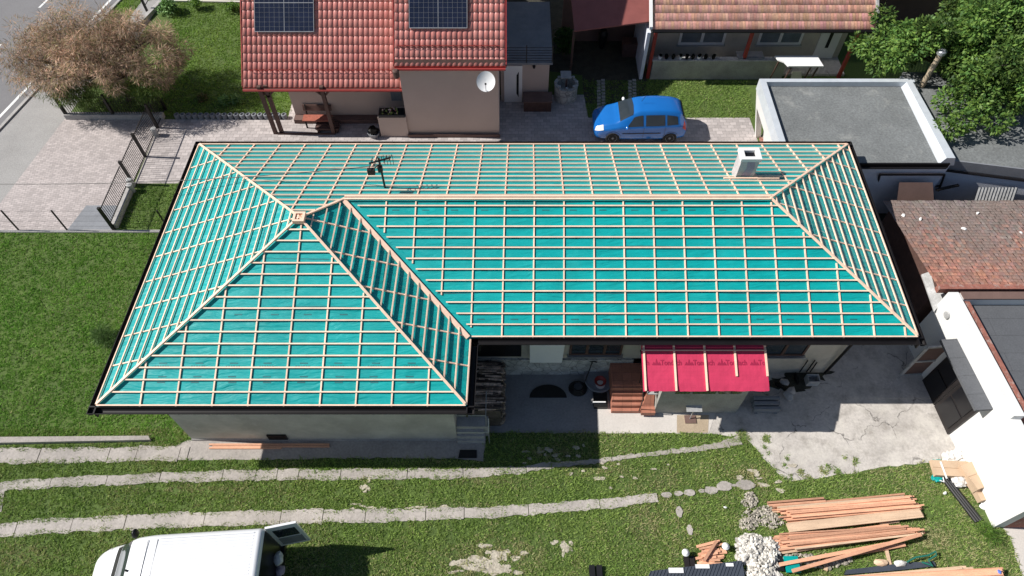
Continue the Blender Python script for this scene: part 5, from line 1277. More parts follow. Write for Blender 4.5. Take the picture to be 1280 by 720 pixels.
# ------------------------------------------------------------------ vehicles
def pchip(xs, ys):
    xs = np.array(xs, float); ys = np.array(ys, float); h = np.diff(xs); d = np.diff(ys) / h; m = np.zeros(len(xs))
    for i in range(1, len(xs) - 1): m[i] = 0 if d[i - 1] * d[i] <= 0 else 2 * d[i - 1] * d[i] / (d[i - 1] + d[i])
    m[0], m[-1] = d[0], d[-1]
    def f(x):
        i = int(np.clip(np.searchsorted(xs, x) - 1, 0, len(xs) - 2)); t = (x - xs[i]) / h[i]
        return ys[i] * (1 + 2 * t) * (1 - t) ** 2 + h[i] * m[i] * t * (1 - t) ** 2 + ys[i + 1] * t * t * (3 - 2 * t) + h[i] * m[i + 1] * t * t * (t - 1)
    return f
class Loft:
    # stations: x, zbot, zbelt, ztop, wbelt, wtop ; nose at x=0, tail at x=L ; side: +1 / -1
    def __init__(s, st, nose, ang, k=1.0):
        s.k = k
        s.f = [pchip([q[0] for q in st], [q[k] for q in st]) for k in range(1, 6)]; s.L = st[-1][0]
        s.nose = Vector(nose); s.c, s.s = math.cos(ang), math.sin(ang)
    def W(s, x, y, z):
        x = x * s.k
        return Vector((s.nose.x + x * s.c - y * s.s, s.nose.y + x * s.s + y * s.c, z))
    def loc(s, x, t, side):
        zb, zl, zt, wb, wt = [f(x) for f in s.f]
        P = [(0, zb), (wb * .86, zb), (wb * .98, zb + (zl - zb) * .22), (wb * 1.015, zb + (zl - zb) * .6), (wb * .985, zl), (wt * 1.0, zl + (zt - zl) * .86), (wt * .80, zl + (zt - zl) * .985), (0, zt)]
        i = min(int(t), 6); q = t - i
        tt = list(range(8)); fy = pchip(tt, [p[0] for p in P]); fz = pchip(tt, [p[1] for p in P])
        if i == 4: y = P[4][0] * (1 - q) + P[5][0] * q; z = P[4][1] * (1 - q) + P[5][1] * q
        else: y, z = fy(t), fz(t)
        return x, y * side, z
    def P(s, x, t, side, off=0):
        a = Vector(s.loc(x, t, side))
        if off:
            e = 1e-2; b = Vector(s.loc(min(x + e, s.L), t, side)) - Vector(s.loc(max(x - e, 0), t, side)); c = Vector(s.loc(x, min(t + e, 7), side)) - Vector(s.loc(x, max(t - e, 0), side))
            n = b.cross(c); n.normalize()
            if n.y * side < 0 or (abs(n.y) < .05 and n.z < 0): n = -n
            if n.z < -.3: n = -n
            a += n * off
        return s.W(*a)
    def body(s, name, m, parent, nx=60, tmax=7):
        ts = [0, .5, 1, 1.4, 1.8, 2.3, 2.8, 3.2, 3.6, 4, 4.25, 4.5, 4.75, 5, 5.3, 5.65, 6, 6.4, 7]; xs = [s.L * (.5 - .5 * math.cos(math.pi * i / nx)) for i in range(nx + 1)]
        vs = []; fs = []; n = len(ts)
        for side in (1, -1):
            o = len(vs)
            for x in xs:
                for t in ts: vs.append(s.P(x, t, side))
            for i in range(nx):
                for j in range(n - 1):
                    q = (o + i * n + j, o + (i + 1) * n + j, o + (i + 1) * n + j + 1, o + i * n + j + 1); fs.append(q if side < 0 else q[::-1])
        for X in (0, nx):
            q = [X * n + j for j in range(n)]; q2 = [(nx + 1) * n + X * n + j for j in range(n)]; fs.append(tuple(q + q2[::-1]) if X == 0 else tuple((q + q2[::-1])[::-1]))
        b = MB(); b.add(vs, fs); ob = b.build(name, m, parent, smooth=True)
        bm = bmesh.new(); bm.from_mesh(ob.data); bmesh.ops.remove_doubles(bm, verts=bm.verts[:], dist=.001); bmesh.ops.recalc_face_normals(bm, faces=bm.faces[:]); bm.to_mesh(ob.data); bm.free()
        return ob
    def patch(s, name, m, parent, quad, side, off=.008, nu=8, nv=5, both=False):
        b = MB()
        for sd in ((1, -1) if both else (side,)):
            vs = []; fs = []
            for i in range(nu + 1):
                for j in range(nv + 1):
                    u, v = i / nu, j / nv
                    x = (quad[0][0] * (1 - u) + quad[1][0] * u) * (1 - v) + (quad[3][0] * (1 - u) + quad[2][0] * u) * v
                    t = (quad[0][1] * (1 - u) + quad[1][1] * u) * (1 - v) + (quad[3][1] * (1 - u) + quad[2][1] * u) * v
                    vs.append(s.P(x, t, sd, off))
            for i in range(nu):
                for j in range(nv): k = i * (nv + 1) + j; fs.append((k, k + nv + 1, k + nv + 2, k + 1))
            b.add(vs, fs)
        return b.build(name, m, parent, smooth=True)
    def wheel(s, parent, x, side, w, r):
        c = s.W(x, side * w, r); ax = s.W(x, side * (w + 1), r) - c; ux = s.W(x + 1, side * w, r) - c
        def ring(prof, m, name, par):
            b = MB(); seg = 28; vs = []; fs = []
            for (rr, o) in prof:
                for k in range(seg): a = 6.2832 * k / seg; vs.append(c + ax * o + ux * math.cos(a) * rr + Vector((0, 0, 1)) * math.sin(a) * rr)
            for i in range(len(prof) - 1):
                for k in range(seg): fs.append((i * seg + k, i * seg + (k + 1) % seg, (i + 1) * seg + (k + 1) % seg, (i + 1) * seg + k))
            fs.append(tuple(range((len(prof) - 1) * seg, len(prof) * seg))); b.add(vs, fs); return b.build(name, m, par)
        w_ = ring([(r * .7, -.2), (r, -.18), (r, -.02), (r * .93, .01), (r * .68, .01), (r * .66, -.01)], m_rubber, 'wheel', parent)
        ring([(r * .64, -.012), (r * .62, .006), (r * .55, -.02), (r * .2, -.02), (r * .16, .0)], m_grey, 'rim', w_)
    def arch(s, b, x, r, side):
        vs = []; n = 18
        cz = r * .98
        pts = []
        for k in range(n + 1):
            a = math.pi * k / n; xx = x + math.cos(a) * r * 1.14; z = cz + math.sin(a) * r * 1.14
            zb, zl = s.f[0](xx), s.f[1](xx); frac = (z - zb) / max(.05, zl - zb)
            t = np.interp(frac, [0, .22, .6, 1], [1, 2, 3, 4]); pts.append(s.P(xx, t, side, .006))
        pts2 = [s.P(x + math.cos(math.pi * k / n) * r * 1.14, 1.0, side, .006) for k in range(n + 1)]
        for k in range(n): b.face([pts2[k], pts2[k + 1], pts[k + 1], pts[k]])
nose = (3.5, 23.22, 0)
car = E('blue_car', (5.6, 23.45, 0), 'small bright blue tall hatchback parked on the paving behind the house', 'car')
cs = Loft([(0, .34, .50, .60, .50, .42), (.06, .24, .58, .70, .62, .52), (.25, .2, .66, .80, .74, .58), (.6, .19, .76, .92, .79, .62), (.95, .19, .84, 1.01, .82, .64), (1.15, .19, .88, 1.12, .83, .62), (1.65, .19, .90, 1.40, .84, .56), (2.0, .19, .92, 1.51, .84, .54), (2.7, .19, .94, 1.55, .84, .55), (3.3, .19, .96, 1.52, .82, .54), (3.7, .2, .96, 1.43, .80, .52), (3.95, .22, .93, 1.24, .76, .52), (4.05, .26, .85, 1.02, .75, .62), (4.12, .34, .7, .82, .68, .6)], nose, 0, .955)
cs.body('body', m_blue, car)
cs.patch('windscreen', m_glass, car, [(1.12, 5.05), (1.12, 7), (1.72, 7), (1.66, 5.15)], 1, both=True)
cs.patch('rear_window', m_glass, car, [(3.86, 5.1), (3.86, 7), (3.99, 7), (4.0, 4.9)], 1, both=True)
for sd in (1, -1):
    cs.patch('side_window', m_glass, car, [(1.42, 4.08), (2.15, 4.08), (2.1, 4.86), (1.72, 4.84)], sd)
    cs.patch('side_window', m_glass, car, [(2.25, 4.08), (3.1, 4.08), (3.05, 4.86), (2.22, 4.86)], sd)
    cs.patch('side_window', m_glass, car, [(3.18, 4.08), (3.68, 4.15), (3.62, 4.8), (3.14, 4.86)], sd)
    cs.patch('headlight', m_lamp, car, [(.05, 4.0), (.42, 4.0), (.40, 5.4), (.10, 5.2)], sd)
    cs.patch('tail_light', m_taillamp, car, [(3.9, 3.6), (4.07, 3.4), (4.03, 4.4), (3.94, 4.7)], sd)
    cs.patch('side_moulding', m_black, car, [(1.25, 2.9), (2.95, 2.9), (2.95, 3.05), (1.25, 3.05)], sd, off=.012)
    ab = MB(); cs.arch(ab, .86, .32, sd); cs.arch(ab, 3.42, .32, sd); ab.build('wheel_arch', m_black, car)
    for x in (.86, 3.42): cs.wheel(car, x, sd, .835, .31)
    p = cs.W(1.42, sd * .93, .98); MB().blob(p, (.07, .11, .07), .02).build('mirror', m_blue if sd < 0 else m_white, car, smooth=True)
    cs.patch('sill', m_black, car, [(1.2, 1.1), (3.0, 1.1), (3.0, 1.5), (1.2, 1.5)], sd, off=.006)
    for xx in (2.18, 3.12): cs.patch('door_seam', m_black, car, [(xx, 1.8), (xx + .012, 1.8), (xx + .012, 3.95), (xx, 3.95)], sd, off=.004, nu=1)
cs.patch('front_grille', m_black, car, [(.03, 3.0), (.04, 4.0), (.05, 4.0), (.03, 3.0)], 1, both=True)
b = MB(); b.tube([cs.W(2.05, 0, 1.63), cs.W(2.2, 0, 1.95)], .008, 5); b.build('aerial', m_black, car)

th_ = R(3.6)
vs_ = Loft([(0, .36, .60, .82, .62, .50), (.08, .28, .70, .95, .80, .66), (.35, .25, .95, 1.12, .92, .80), (.75, .25, 1.12, 1.26, .97, .86), (.95, .25, 1.18, 1.42, .98, .86), (1.5, .25, 1.22, 2.08, .99, .83), (1.75, .25, 1.25, 2.26, 1.0, .84), (2.3, .25, 1.25, 2.33, 1.0, .86), (4.9, .25, 1.25, 2.33, 1.0, .86), (4.97, .27, 1.25, 2.30, .985, .85), (5.0, .3, 1.25, 2.26, .97, .84)], (-11.56, 4.24, 0), th_)
van = E('white_van', (-9, 4.4, 0), 'white delivery van with ribbed roof and open rear doors on the grass', 'van')
vs_.body('body', m_vanw, van, nx=70)
vs_.patch('windscreen', m_glass, van, [(1.0, 5.0), (.93, 7), (1.52, 7), (1.5, 5.2)], 1, both=True)
vs_.patch('wiper_cowl', m_black, van, [(.80, 5.1), (.74, 7), (.90, 7), (.97, 5.1)], 1, both=True, off=.009)
for sd in (1, -1):
    vs_.patch('side_window', m_glass, van, [(1.35, 4.08), (2.1, 4.08), (2.1, 4.8), (1.7, 4.8)], sd)
    vs_.patch('headlight', m_lamp, van, [(.1, 4.0), (.5, 4.0), (.55, 5.2), (.2, 5.2)], sd)
    ab = MB(); vs_.arch(ab, .95, .34, sd); vs_.arch(ab, 4.0, .34, sd); ab.build('wheel_arch', m_black, van)
    for x in (.95, 4.0): vs_.wheel(van, x, sd, 1.0, .34)
    p = vs_.W(1.25, sd * 1.14, 1.5); mo = MB(); mo.blob(p, (.07, .13, .17), .05); mo.build('mirror', m_black, van, smooth=True)
b = MB()
for k in range(-9, 10):
    y = k * .08
    b.bar(vs_.W(2.35, y, 2.325 - abs(y) * .012), vs_.W(4.8, y, 2.325 - abs(y) * .012), .022, .012)
b.build('roof_ribs', m_vanw, van)
b = MB()
for x in (2.05, 2.3): b.bar(vs_.W(x, -.7, 2.312), vs_.W(x, .7, 2.312), .008, .019)
b.build('roof_seam', m_lgrey, van)
MB().lathe(vs_.W(1.62, -.02, 2.2), [(.03, 0), (.03, .06), (.01, .08)], 8).build('roof_aerial', m_black, van)
# rear opening, load and doors
b = MB()
def rq(b, y0, y1, z0, z1, xo, t=.01): b.hexa([vs_.W(xo, y0, z0), vs_.W(xo + t, y0, z0), vs_.W(xo + t, y1, z0), vs_.W(xo, y1, z0)], [vs_.W(xo, y0, z1), vs_.W(xo + t, y0, z1), vs_.W(xo + t, y1, z1), vs_.W(xo, y1, z1)])
rq(b, -.82, .82, .5, 2.1, 5.005); b.build('rear_opening', m_dark, van)
b = MB(); rq(b, -.92, .92, .3, .48, 5.0, .1); b.build('rear_bumper', m_black, van)
def door(y, ang_, wd, name='rear_door'):
    b = MB(); g = MB(); hx, hy = 5.01, y; ca, sa = math.cos(ang_), math.sin(ang_)
    def q(a, o, z): return vs_.W(hx + a * ca - o * sa, hy + a * sa + o * ca, z)
    b.hexa([q(0, -.03, .5), q(wd, -.03, .5), q(wd, .03, .5), q(0, .03, .5)], [q(0, -.03, 2.18), q(wd, -.03, 2.18), q(wd, .03, 2.18), q(0, .03, 2.18)])
    o = b.build(name, m_vanw, van)
    sg = -1
    g.hexa([q(.12, sg * .04, 1.3), q(wd - .1, sg * .04, 1.3), q(wd - .1, sg * .031, 1.3), q(.12, sg * .031, 1.3)], [q(.12, sg * .04, 1.9), q(wd - .1, sg * .04, 1.9), q(wd - .1, sg * .031, 1.9), q(.12, sg * .031, 1.9)])
    g.build('door_window', m_glass, o)
    g = MB(); g.hexa([q(.1, sg * .04, .65), q(wd - .08, sg * .04, .65), q(wd - .08, sg * .031, .65), q(.1, sg * .031, .65)], [q(.1, sg * .04, 1.2), q(wd - .08, sg * .04, 1.2), q(wd - .08, sg * .031, 1.2), q(.1, sg * .031, 1.2)]); g.build('inner_panel', m_grey, o)
door(.86, R(8), .82); door(-.86, R(-30), .82)
for i, (y, z, r, m_, lab, nm, ct) in enumerate([(.35, 1.0, .2, m_bag, 'pale sack hanging out of the rear opening of the van', 'sack', 'sack'), (.1, .7, .16, m_purple, 'lilac bundle in the open back of the van', 'bundle', 'bundle'), (-.3, .8, .2, m_grey, 'grey bundle behind the near rear door of the van', 'bundle', 'bundle')]):
    tag(MB().blob(vs_.W(5.12, y, z), (.14, r, r * .7), .15).build(nm, m_), lab, ct)

# ------------------------------------------------------------------ timber heaps
random.seed(44)
def zp3(x, y): return 940 + x / 3.765, 530 + y / 3.765
def plank(x0, y0, x1, y1, z, w, h, m, name, label, cat, group):
    u0, v0 = zp3(x0, y0); u1, v1 = zp3(x1, y1)
    a, c_ = G(u0, v0, z), G(u1, v1, z + random.uniform(-.02, .02))
    o = MB().bar(a, c_, w, h, off=None).build(name, m); tag(o, label, cat, group); return o
upA = ('reddish sawn plank in the upper heap on the right lawn', 'plank', 'planks of the upper heap')
def spread(n, l0, l1, r0, r1, z, m, name, lab, jx=25, jy=4, w=(.04, .065), bow=None):
    for i in range(n):
        t = i / max(1, n - 1)
        xa = l0[0] * (1 - t) + l1[0] * t + random.uniform(-jx, jx); ya = l0[1] * (1 - t) + l1[1] * t + random.uniform(-jy, jy)
        xb = r0[0] * (1 - t) + r1[0] * t + random.uniform(-jx, jx); yb = r0[1] * (1 - t) + r1[1] * t + random.uniform(-jy, jy)
        plank(xa, ya, xb, yb, z + random.uniform(0, .11), random.uniform(*w), .05, m if random.random() < .8 else m_plank2, name, *lab)
spread(15, (110, 400), (200, 470), (740, 345), (800, 425), .05, m_plank, 'sawn_plank', upA, 30, 7)
spread(15, (115, 385), (185, 440), (730, 332), (800, 392), .12, m_plank, 'sawn_plank', upA, 25, 6)
spread(3, (70, 372), (80, 385), (340, 348), (345, 362), .12, m_plank, 'short_plank', ('short reddish plank at the left top end of the upper heap', 'plank', 'short planks at the top of the upper heap'), 3, 2)
for k in range(3):
    plank(165 + 4 * k, 480 + 9 * k, 790 + 6 * k, 410 + 9 * k, .19, .15, .06, m_plank2, 'pale_beam', 'pale weathered flat beam lying across the lower side of the upper heap', 'beam', 'pale beams on the upper heap')
plank(600, 468, 690, 458, .05, .08, .05, m_plank2, 'short_offcut', 'short pale offcut lying between the two plank heaps', 'offcut', None)
lwB = ('reddish sawn plank in the lower heap on the right lawn', 'plank', 'planks of the lower heap')
spread(20, (130, 530), (100, 610), (640, 482), (795, 520), .05, m_plank, 'sawn_plank', lwB, 35, 8)
spread(17, (150, 520), (170, 580), (700, 476), (795, 510), .12, m_plank, 'sawn_plank', lwB, 35, 8)
plank(130, 662, 660, 560, .2, .1, .06, m_plank, 'long_plank', 'long plank laid askew over the lower heap, ending by the white stones', 'plank', None)
plank(190, 692, 795, 520, .26, .1, .06, m_plank, 'long_plank', 'topmost long plank crossing the lower heap at the steepest angle', 'plank', None)
plank(480, 612, 720, 568, .08, .1, .06, m_plank, 'short_plank', 'short plank sticking out below the lower heap to the right', 'plank', None)
plank(632, 590, 650, 668, .05, .09, .05, m_plank2, 'cross_lath', 'single yellowish lath lying crosswise between lower heap and dark sheet', 'lath', None)
plank(352, 610, 345, 690, .04, .1, .07, m_plank2, 'support_beam', 'short support beam lying crosswise under the lower planks', 'beam', None)
spread(14, (300, 735), (330, 790), (1000, 672), (1170, 730), .18, m_plank, 'long_timber', ('long timber in the stack along the bottom edge of the photo', 'timber', 'long timbers of the bottom stack'), 30, 3, (.05, .08))
spread(13, (420, 722), (330, 800), (1170, 680), (1185, 745), .26, m_plank, 'long_timber', ('long timber in the stack along the bottom edge of the photo', 'timber', 'long timbers of the bottom stack'), 12, 3, (.05, .08))
q = G(*zp3(1165, 695), .35); tag(MB().rock((q.x, q.y, .34), .09).build('blue_plastic_piece', m_bluep), 'small blue plastic piece at the right end of the bottom timber stack', 'plastic piece')
p = [zp3(*c_) for c_ in ((440, 690), (730, 655), (850, 650), (860, 672), (700, 690), (430, 712))]
b = MB(); b.prism([G(u, v)[:2] for u, v in p], .012, .09); tag(b.build('dark_corrugated_sheet', m_sheet), 'dark sheet lying on the grass above the bottom timber stack', 'sheet')
b = MB(); P_w = [G(*zp3(x, y), .2) for x, y in ((730, 650), (770, 628), (830, 618), (865, 600), (868, 618), (830, 640), (850, 668), (800, 650))]
b.tube(P_w, .025, 6); tag(b.build('green_hose', m_green), 'thin dark green hose looped over the dark sheet', 'hose')
for i, (x, y, m_) in enumerate([(600, 655, m_plank2), (690, 660, m_bag)]):
    q = G(*zp3(x, y)); tag(MB().blob((q.x, q.y, .1), (.2, .1, .08), .15).build('small_bag', m_), ['tan lump beside the dark sheet next to the yellowish lath', 'pale lump on the dark sheet near the green hose'][i], 'bag')
# small kindling heap
random.seed(45)
def zk(x, y): return 850 + x / 6, 600 + y / 6
for i in range(20):
    t = random.random(); x = random.uniform(115, 190); y = 495 + i * 7; 
    a = G(*zk(x, y + random.uniform(-5, 5)), .04 + .025 * (i % 4)); ln = random.uniform(70, 210)
    c_ = G(*zk(min(x + ln, 400), y - ln * .12 + random.uniform(-25, 25)), .05 + .025 * (i % 4))
    tag(MB().bar(a, c_, random.uniform(.05, .09), .04, off=None).build('wood_offcut', m_plank), 'short wood offcut in the small heap left of the white stones', 'offcut', 'wood offcuts in the small heap')
tag(MB().bar(G(*zk(180, 605), .2), G(*zk(275, 455), .22), .08, .04, off=None).build('wood_offcut', m_plank), 'offcut lying slantwise on top of the small offcut heap', 'offcut')
# rubble heaps (uncountable)
def rubble(name, label, polys, n, r, hmax, m, seed):
    random.seed(seed); b = MB()
    for _ in range(n):
        u, v, ru, rv = random.choice(polys)
        a = random.uniform(0, 6.283); k = random.random() ** .5
        q = G(u + ru * k * math.cos(a), v + rv * k * math.sin(a)); t = random.choice([.55, .8, 1, 1.1, 1.2])
        b.rock((q.x, q.y, hmax * (1 - k) ** .7 * random.uniform(.5, 1) + .02), random.uniform(*r), tint=(t, t * .98, t * .95))
    stuff(b.build(name, m), label, 'rubble')
rubble('white_rubble_heap', 'heap of broken white stones between the offcuts and the plank heaps', [(940, 690, 22, 18), (955, 705, 22, 18), (937, 680, 18, 12), (962, 690, 14, 18), (950, 722, 26, 14)], 1500, (.035, .085), .28, m_rubble, 6)
rubble('grey_rubble_heap', 'grey earthy rubble at the left ends of the plank heaps', [(937, 625, 10, 10), (945, 645, 18, 12), (965, 652, 15, 9), (935, 655, 12, 8), (958, 640, 12, 8)], 650, (.02, .055), .08, m_rubble2, 7)
rubble('debris_under_planks', 'mixed pale debris below the lower plank heap', [(995, 700, 25, 8), (1030, 703, 22, 8), (1050, 700, 15, 6)], 260, (.03, .08), .06, m_rubble2, 8)
q = G(995, 708)
tag(MB().box(q.x - .35, q.x + .05, q.y - .2, q.y + .25, .08, .16).build('teal_foil_roll', m_teal), 'folded teal membrane piece among the debris near the white stones', 'foil')
tag(MB().box(q.x - .9, q.x - .4, q.y - .15, q.y + .3, .06, .13).build('black_foil', m_black), 'black foil piece lying left of the folded teal membrane', 'foil')
tag(MB().box(q.x - .9, q.x - .4, q.y - .5, q.y - .3, .1, .16).build('pink_foil', m_purple), 'pale pink piece of foil at the bottom edge below the black foil', 'foil')
# dark sheets bottom middle
sh = E('roof_sheet_stack', (5.3, 4.6, 0), 'stack of dark blue-grey ribbed roof sheets with pale labels at the bottom edge', 'sheets')
p = [G(u, v)[:2] for u, v in ((812, 716), (925, 703), (932, 745), (800, 745))]; b = MB(); b.prism(p, .1, .22)
a_, c_ = Vector((*p[0], .22)), Vector((*p[1], .22)); e_ = Vector((*p[3], .22)) - a_
for k in range(26): s0 = a_.lerp(c_, k / 25); b.bar(s0, s0 + e_ * .98, .02, .018)
b.build('sheets', m_sheet, sh)
for (u, v, w, d_) in ((845, 713, .42, .14), (878, 708, .4, .11), (912, 706, .22, .09)):
    q = G(u, v, .24); MB().box(q.x - w / 2, q.x + w / 2, q.y - d_ / 2, q.y + d_ / 2, .241, .25).build('label_sheet', m_white, sh)
for (u, v) in ((740, 712), (749, 712)):
    q = G(u, v); tag(MB().box(q.x - .09, q.x + .07, q.y - .45, q.y + .1, .0, .12).build('dark_profile', m_black), 'short dark profile, one of the pair at the bottom edge', 'profile', 'dark profiles at the bottom edge')
for (u, v) in ((858, 703), (865, 703)):
    q = G(u, v); tag(MB().box(q.x - .08, q.x + .06, q.y - .3, q.y + .15, .0, .1).build('dark_profile', m_iron), 'short dark profile behind the roof sheet stack', 'profile', 'dark profiles behind the roof sheets')
for (u, v, l) in ((857, 691, 'round white lid left of the offcut heap'), (907, 683, 'small white dome between offcut heap and white stones')):
    q = G(u, v, .25); tag(MB().lathe((q.x, q.y, 0), [(.02, 0), (.03, .2), (.10, .22), (.11, .27), (.05, .33), (.01, .34)], 16).build('white_dome', m_white), l, 'lid')
random.seed(50)
for (u, v, l) in ((906, 635, 'tiny white scrap in the grass left of the grey rubble'), (1180, 617, 'white scrap in the grass left of the black pipes')):
    q = G(u, v); tag(MB().rock((q.x, q.y, .06), .06).build('white_scrap', m_white), l, 'scrap')
# cardboard, sacks and pipes by the white wall
def zc(x, y): return 1060 + x / 4, 540 + y / 4
def carton(lab, x, y, sx, sy, h, rot, z=.02, open_=False):
    q = G(*zc(x, y), z); e = E('cardboard_box', (q.x, q.y, z), lab, 'cardboard box', None)
    ex = Vector((math.cos(rot), math.sin(rot), 0)) * sx; ey = Vector((-math.sin(rot), math.cos(rot), 0)) * sy
    MB().obox((q.x, q.y, z + h / 2), ex, ey, (0, 0, h)).build('body', m_card, e)
    MB().obox(Vector((q.x, q.y, z + h + .012)) + ey * .26, ex * 1.02, ey * .46, (0, .01, .015)).build('flap', m_card, e)
    MB().obox(Vector((q.x, q.y, z + h + .016)) - ey * .26, ex * 1.02, ey * .46, (0, -.01, .03)).build('flap', m_card, e)
carton('long flat cardboard box with a white strap beside the teal bags', 510, 190, 1.15, .5, .12, R(-3), .15)
carton('opened cardboard box lying against the white wall', 620, 230, .62, .8, .3, R(18), .12)
carton('smaller cardboard box at the lower end of the pile by the wall', 655, 310, .4, .5, .2, R(10), .05)
tag(MB().obox(G(*zc(478, 190), .30), (.05, 0, 0), (0, .54, 0), (0, 0, .012)).build('white_strap', m_white), 'white strap across the long flat cardboard box', 'strap')
for i, (x, y, r, m_, l, nm) in enumerate([(440, 170, .17, m_teal, 'teal plastic bag at the upper end of the rubbish pile', 'plastic_bag'), (440, 235, .13, m_teal, 'teal plastic bag below the flat cardboard box', 'plastic_bag'), (625, 150, .12, m_teal, 'small teal bag tucked against the white wall', 'plastic_bag'),
        (500, 135, .2, m_bag, 'crumpled white sack at the left of the sack row', 'white_sack'), (545, 130, .22, m_bag, 'crumpled white sack in the middle of the sack row', 'white_sack'), (575, 150, .18, m_bag, 'crumpled white sack beside the black bag', 'white_sack'), (605, 125, .22, m_black, 'black plastic bag on the sack row by the white wall', 'black_bag'), (545, 250, .2, m_bag, 'clear pale plastic bag between pipes and cardboard', 'white_sack'), (675, 375, .1, m_white, 'small white box nearest the end of the rubbish pile', 'small_box')]):
    q = G(*zc(x, y)); b = MB(); random.seed(60 + i); b.blob((q.x, q.y, r * .6), (r * 1.2, r, r * .7), .22, 3); tag(b.build(nm, m_), l, 'bag' if 'box' not in nm else 'box')
tag(MB().tube([G(*zc(455, 240), .12), G(*zc(480, 250), .12), G(*zc(475, 225), .14)], .02, 6).build('white_strap_end', m_white), 'loose white strap end beside the black pipes', 'strap')
for i in range(3):
    a, c_ = G(*zc(478 + 10 * i, 238 - 3 * i), .07), G(*zc(640 + 12 * i, 450 - 4 * i), .07)
    tag(MB().tube([a, c_], .055, 10).build('drain_pipe', m_black), ['outermost black pipe on the grass by the rubbish pile', 'middle black pipe of the three by the rubbish pile', 'black pipe nearest the white wall'][i], 'pipe', 'black pipes beside the rubbish pile')
tag(MB().bar(G(*zc(610, 100), .5), G(*zc(662, 78), .7), .02, .02).build('thin_stick', m_metal), 'thin stick poking out of the sacks toward the white wall', 'stick')

# ------------------------------------------------------------------ grass
def inside(pts, poly):
    x, y = pts[:, 0], pts[:, 1]; c = np.zeros(len(pts), bool); n = len(poly)
    for i in range(n):
        x1, y1 = poly[i][0], poly[i][1]; x2, y2 = poly[(i + 1) % n][0], poly[(i + 1) % n][1]
        if y1 == y2: continue
        hit = ((y1 > y) != (y2 > y)) & (x < (x2 - x1) * (y - y1) / (y2 - y1) + x1); c ^= hit
    return c
def lattice(p, s, seed):
    r_ = np.random.default_rng(seed); g = r_.random((64, 64)); q = p / s; i = np.floor(q).astype(int); f = q - i; f = f * f * (3 - 2 * f)
    g00 = g[i[:, 0] % 64, i[:, 1] % 64]; g10 = g[(i[:, 0] + 1) % 64, i[:, 1] % 64]; g01 = g[i[:, 0] % 64, (i[:, 1] + 1) % 64]; g11 = g[(i[:, 0] + 1) % 64, (i[:, 1] + 1) % 64]
    return (g00 * (1 - f[:, 0]) + g10 * f[:, 0]) * (1 - f[:, 1]) + (g01 * (1 - f[:, 0]) + g11 * f[:, 0]) * f[:, 1]
blocks = [WALLP, [(WX, Y0), (28, Y0), (28, 19), (WX, 19)], [(-9.6, 22.8), (-.5, 22.8), (-.5, 33), (-9.6, 33)], [(4.65, 9.7), (7.35, 9.7), (7.35, 11.2), (4.65, 11.2)]]
def grass(name, region, dens, hgt, tone, dry, seed, w=.013, dirt=0.5, free=None):
    r_ = np.random.default_rng(seed); A = np.array(region); lo, hi = A.min(0), A.max(0); n = int((hi[0] - lo[0]) * (hi[1] - lo[1]) * dens)
    p = lo + r_.random((n, 2)) * (hi - lo); p = p[inside(p, region)]
    if free:
        kp = np.zeros(len(p), bool)
        for e in free: kp |= inside(p, e)
        p = p[kp]
    for e in ([] if free else EXCL) + blocks:
        p = p[~inside(p, e)]
    for e in PATCH:
        m = inside(p, e); p = p[~(m & (r_.random(len(p)) < .72))]
    nz = lattice(p, .45, seed) * .5 + lattice(p, 1.6, seed + 1) * .3 + lattice(p, .17, seed + 2) * .2
    p = p[r_.random(len(p)) < np.clip(.6 + .9 * nz, 0, 1)]
    nz = lattice(p, .45, seed) * .5 + lattice(p, 1.6, seed + 1) * .3 + lattice(p, .17, seed + 2) * .2
    k = 5; P3 = np.repeat(p, k, 0) + r_.normal(size=(len(p) * k, 2)) * .03; N_ = len(P3); nzr = np.repeat(nz, k)
    a = r_.random(N_) * 6.283; h = hgt * r_.uniform(.5, 1.3, N_) * (.75 + .5 * nzr); ln = h * r_.uniform(.5, 1.5, N_); b_ = r_.random(N_) * 6.283
    ww = w * r_.uniform(.7, 1.5, N_)
    v0 = np.c_[P3[:, 0] - np.cos(a) * ww, P3[:, 1] - np.sin(a) * ww, np.zeros(N_)]; v1 = np.c_[P3[:, 0] + np.cos(a) * ww, P3[:, 1] + np.sin(a) * ww, np.zeros(N_)]
    v2 = np.c_[P3[:, 0] + np.cos(b_) * ln, P3[:, 1] + np.sin(b_) * ln, h]
    V_ = np.stack([v0, v1, v2], 1).reshape(-1, 3)
    t = np.ones((N_, 3)) * np.array(tone) * (r_.uniform(.7, 1.3, N_) * (.8 + .4 * nzr))[:, None]
    dq = np.zeros(len(p))
    for (u, v, rx, ry) in DRYP:
        c_ = G(u, v); dq = np.maximum(dq, np.clip(1.6 - 1.3 * np.hypot((p[:, 0] - c_.x) / rx, (p[:, 1] - c_.y) / ry), 0, 1))
    dqr = np.repeat(dq, k)
    big = np.repeat(lattice(p, 2.3, seed + 5) * .6 + lattice(p, .6, seed + 6) * .4, k)
    dr = r_.random(N_) < dry * np.clip((big - .3) * 3, 0.1, 2.2) + dqr * .55; t[dr] = np.array([1.75, 1.3, 2.2]) * r_.uniform(.7, 1.1, dr.sum())[:, None]
    o = from_arrays(name, V_, np.arange(N_ * 3).reshape(-1, 3), t, m_blade); stuff(o, None, None)
    if 'label' in o: del o['label']
    return o
g = grass('left_lawn_grass', [(-27, 8.7), (-10.3, 8.7), (-10.3, 17.4), (-27, 17.4)], 230, .06, (.80, 1.12, .68), .08, 1); tag(g, 'dense green grass of the big lawn left of the house', 'grass')
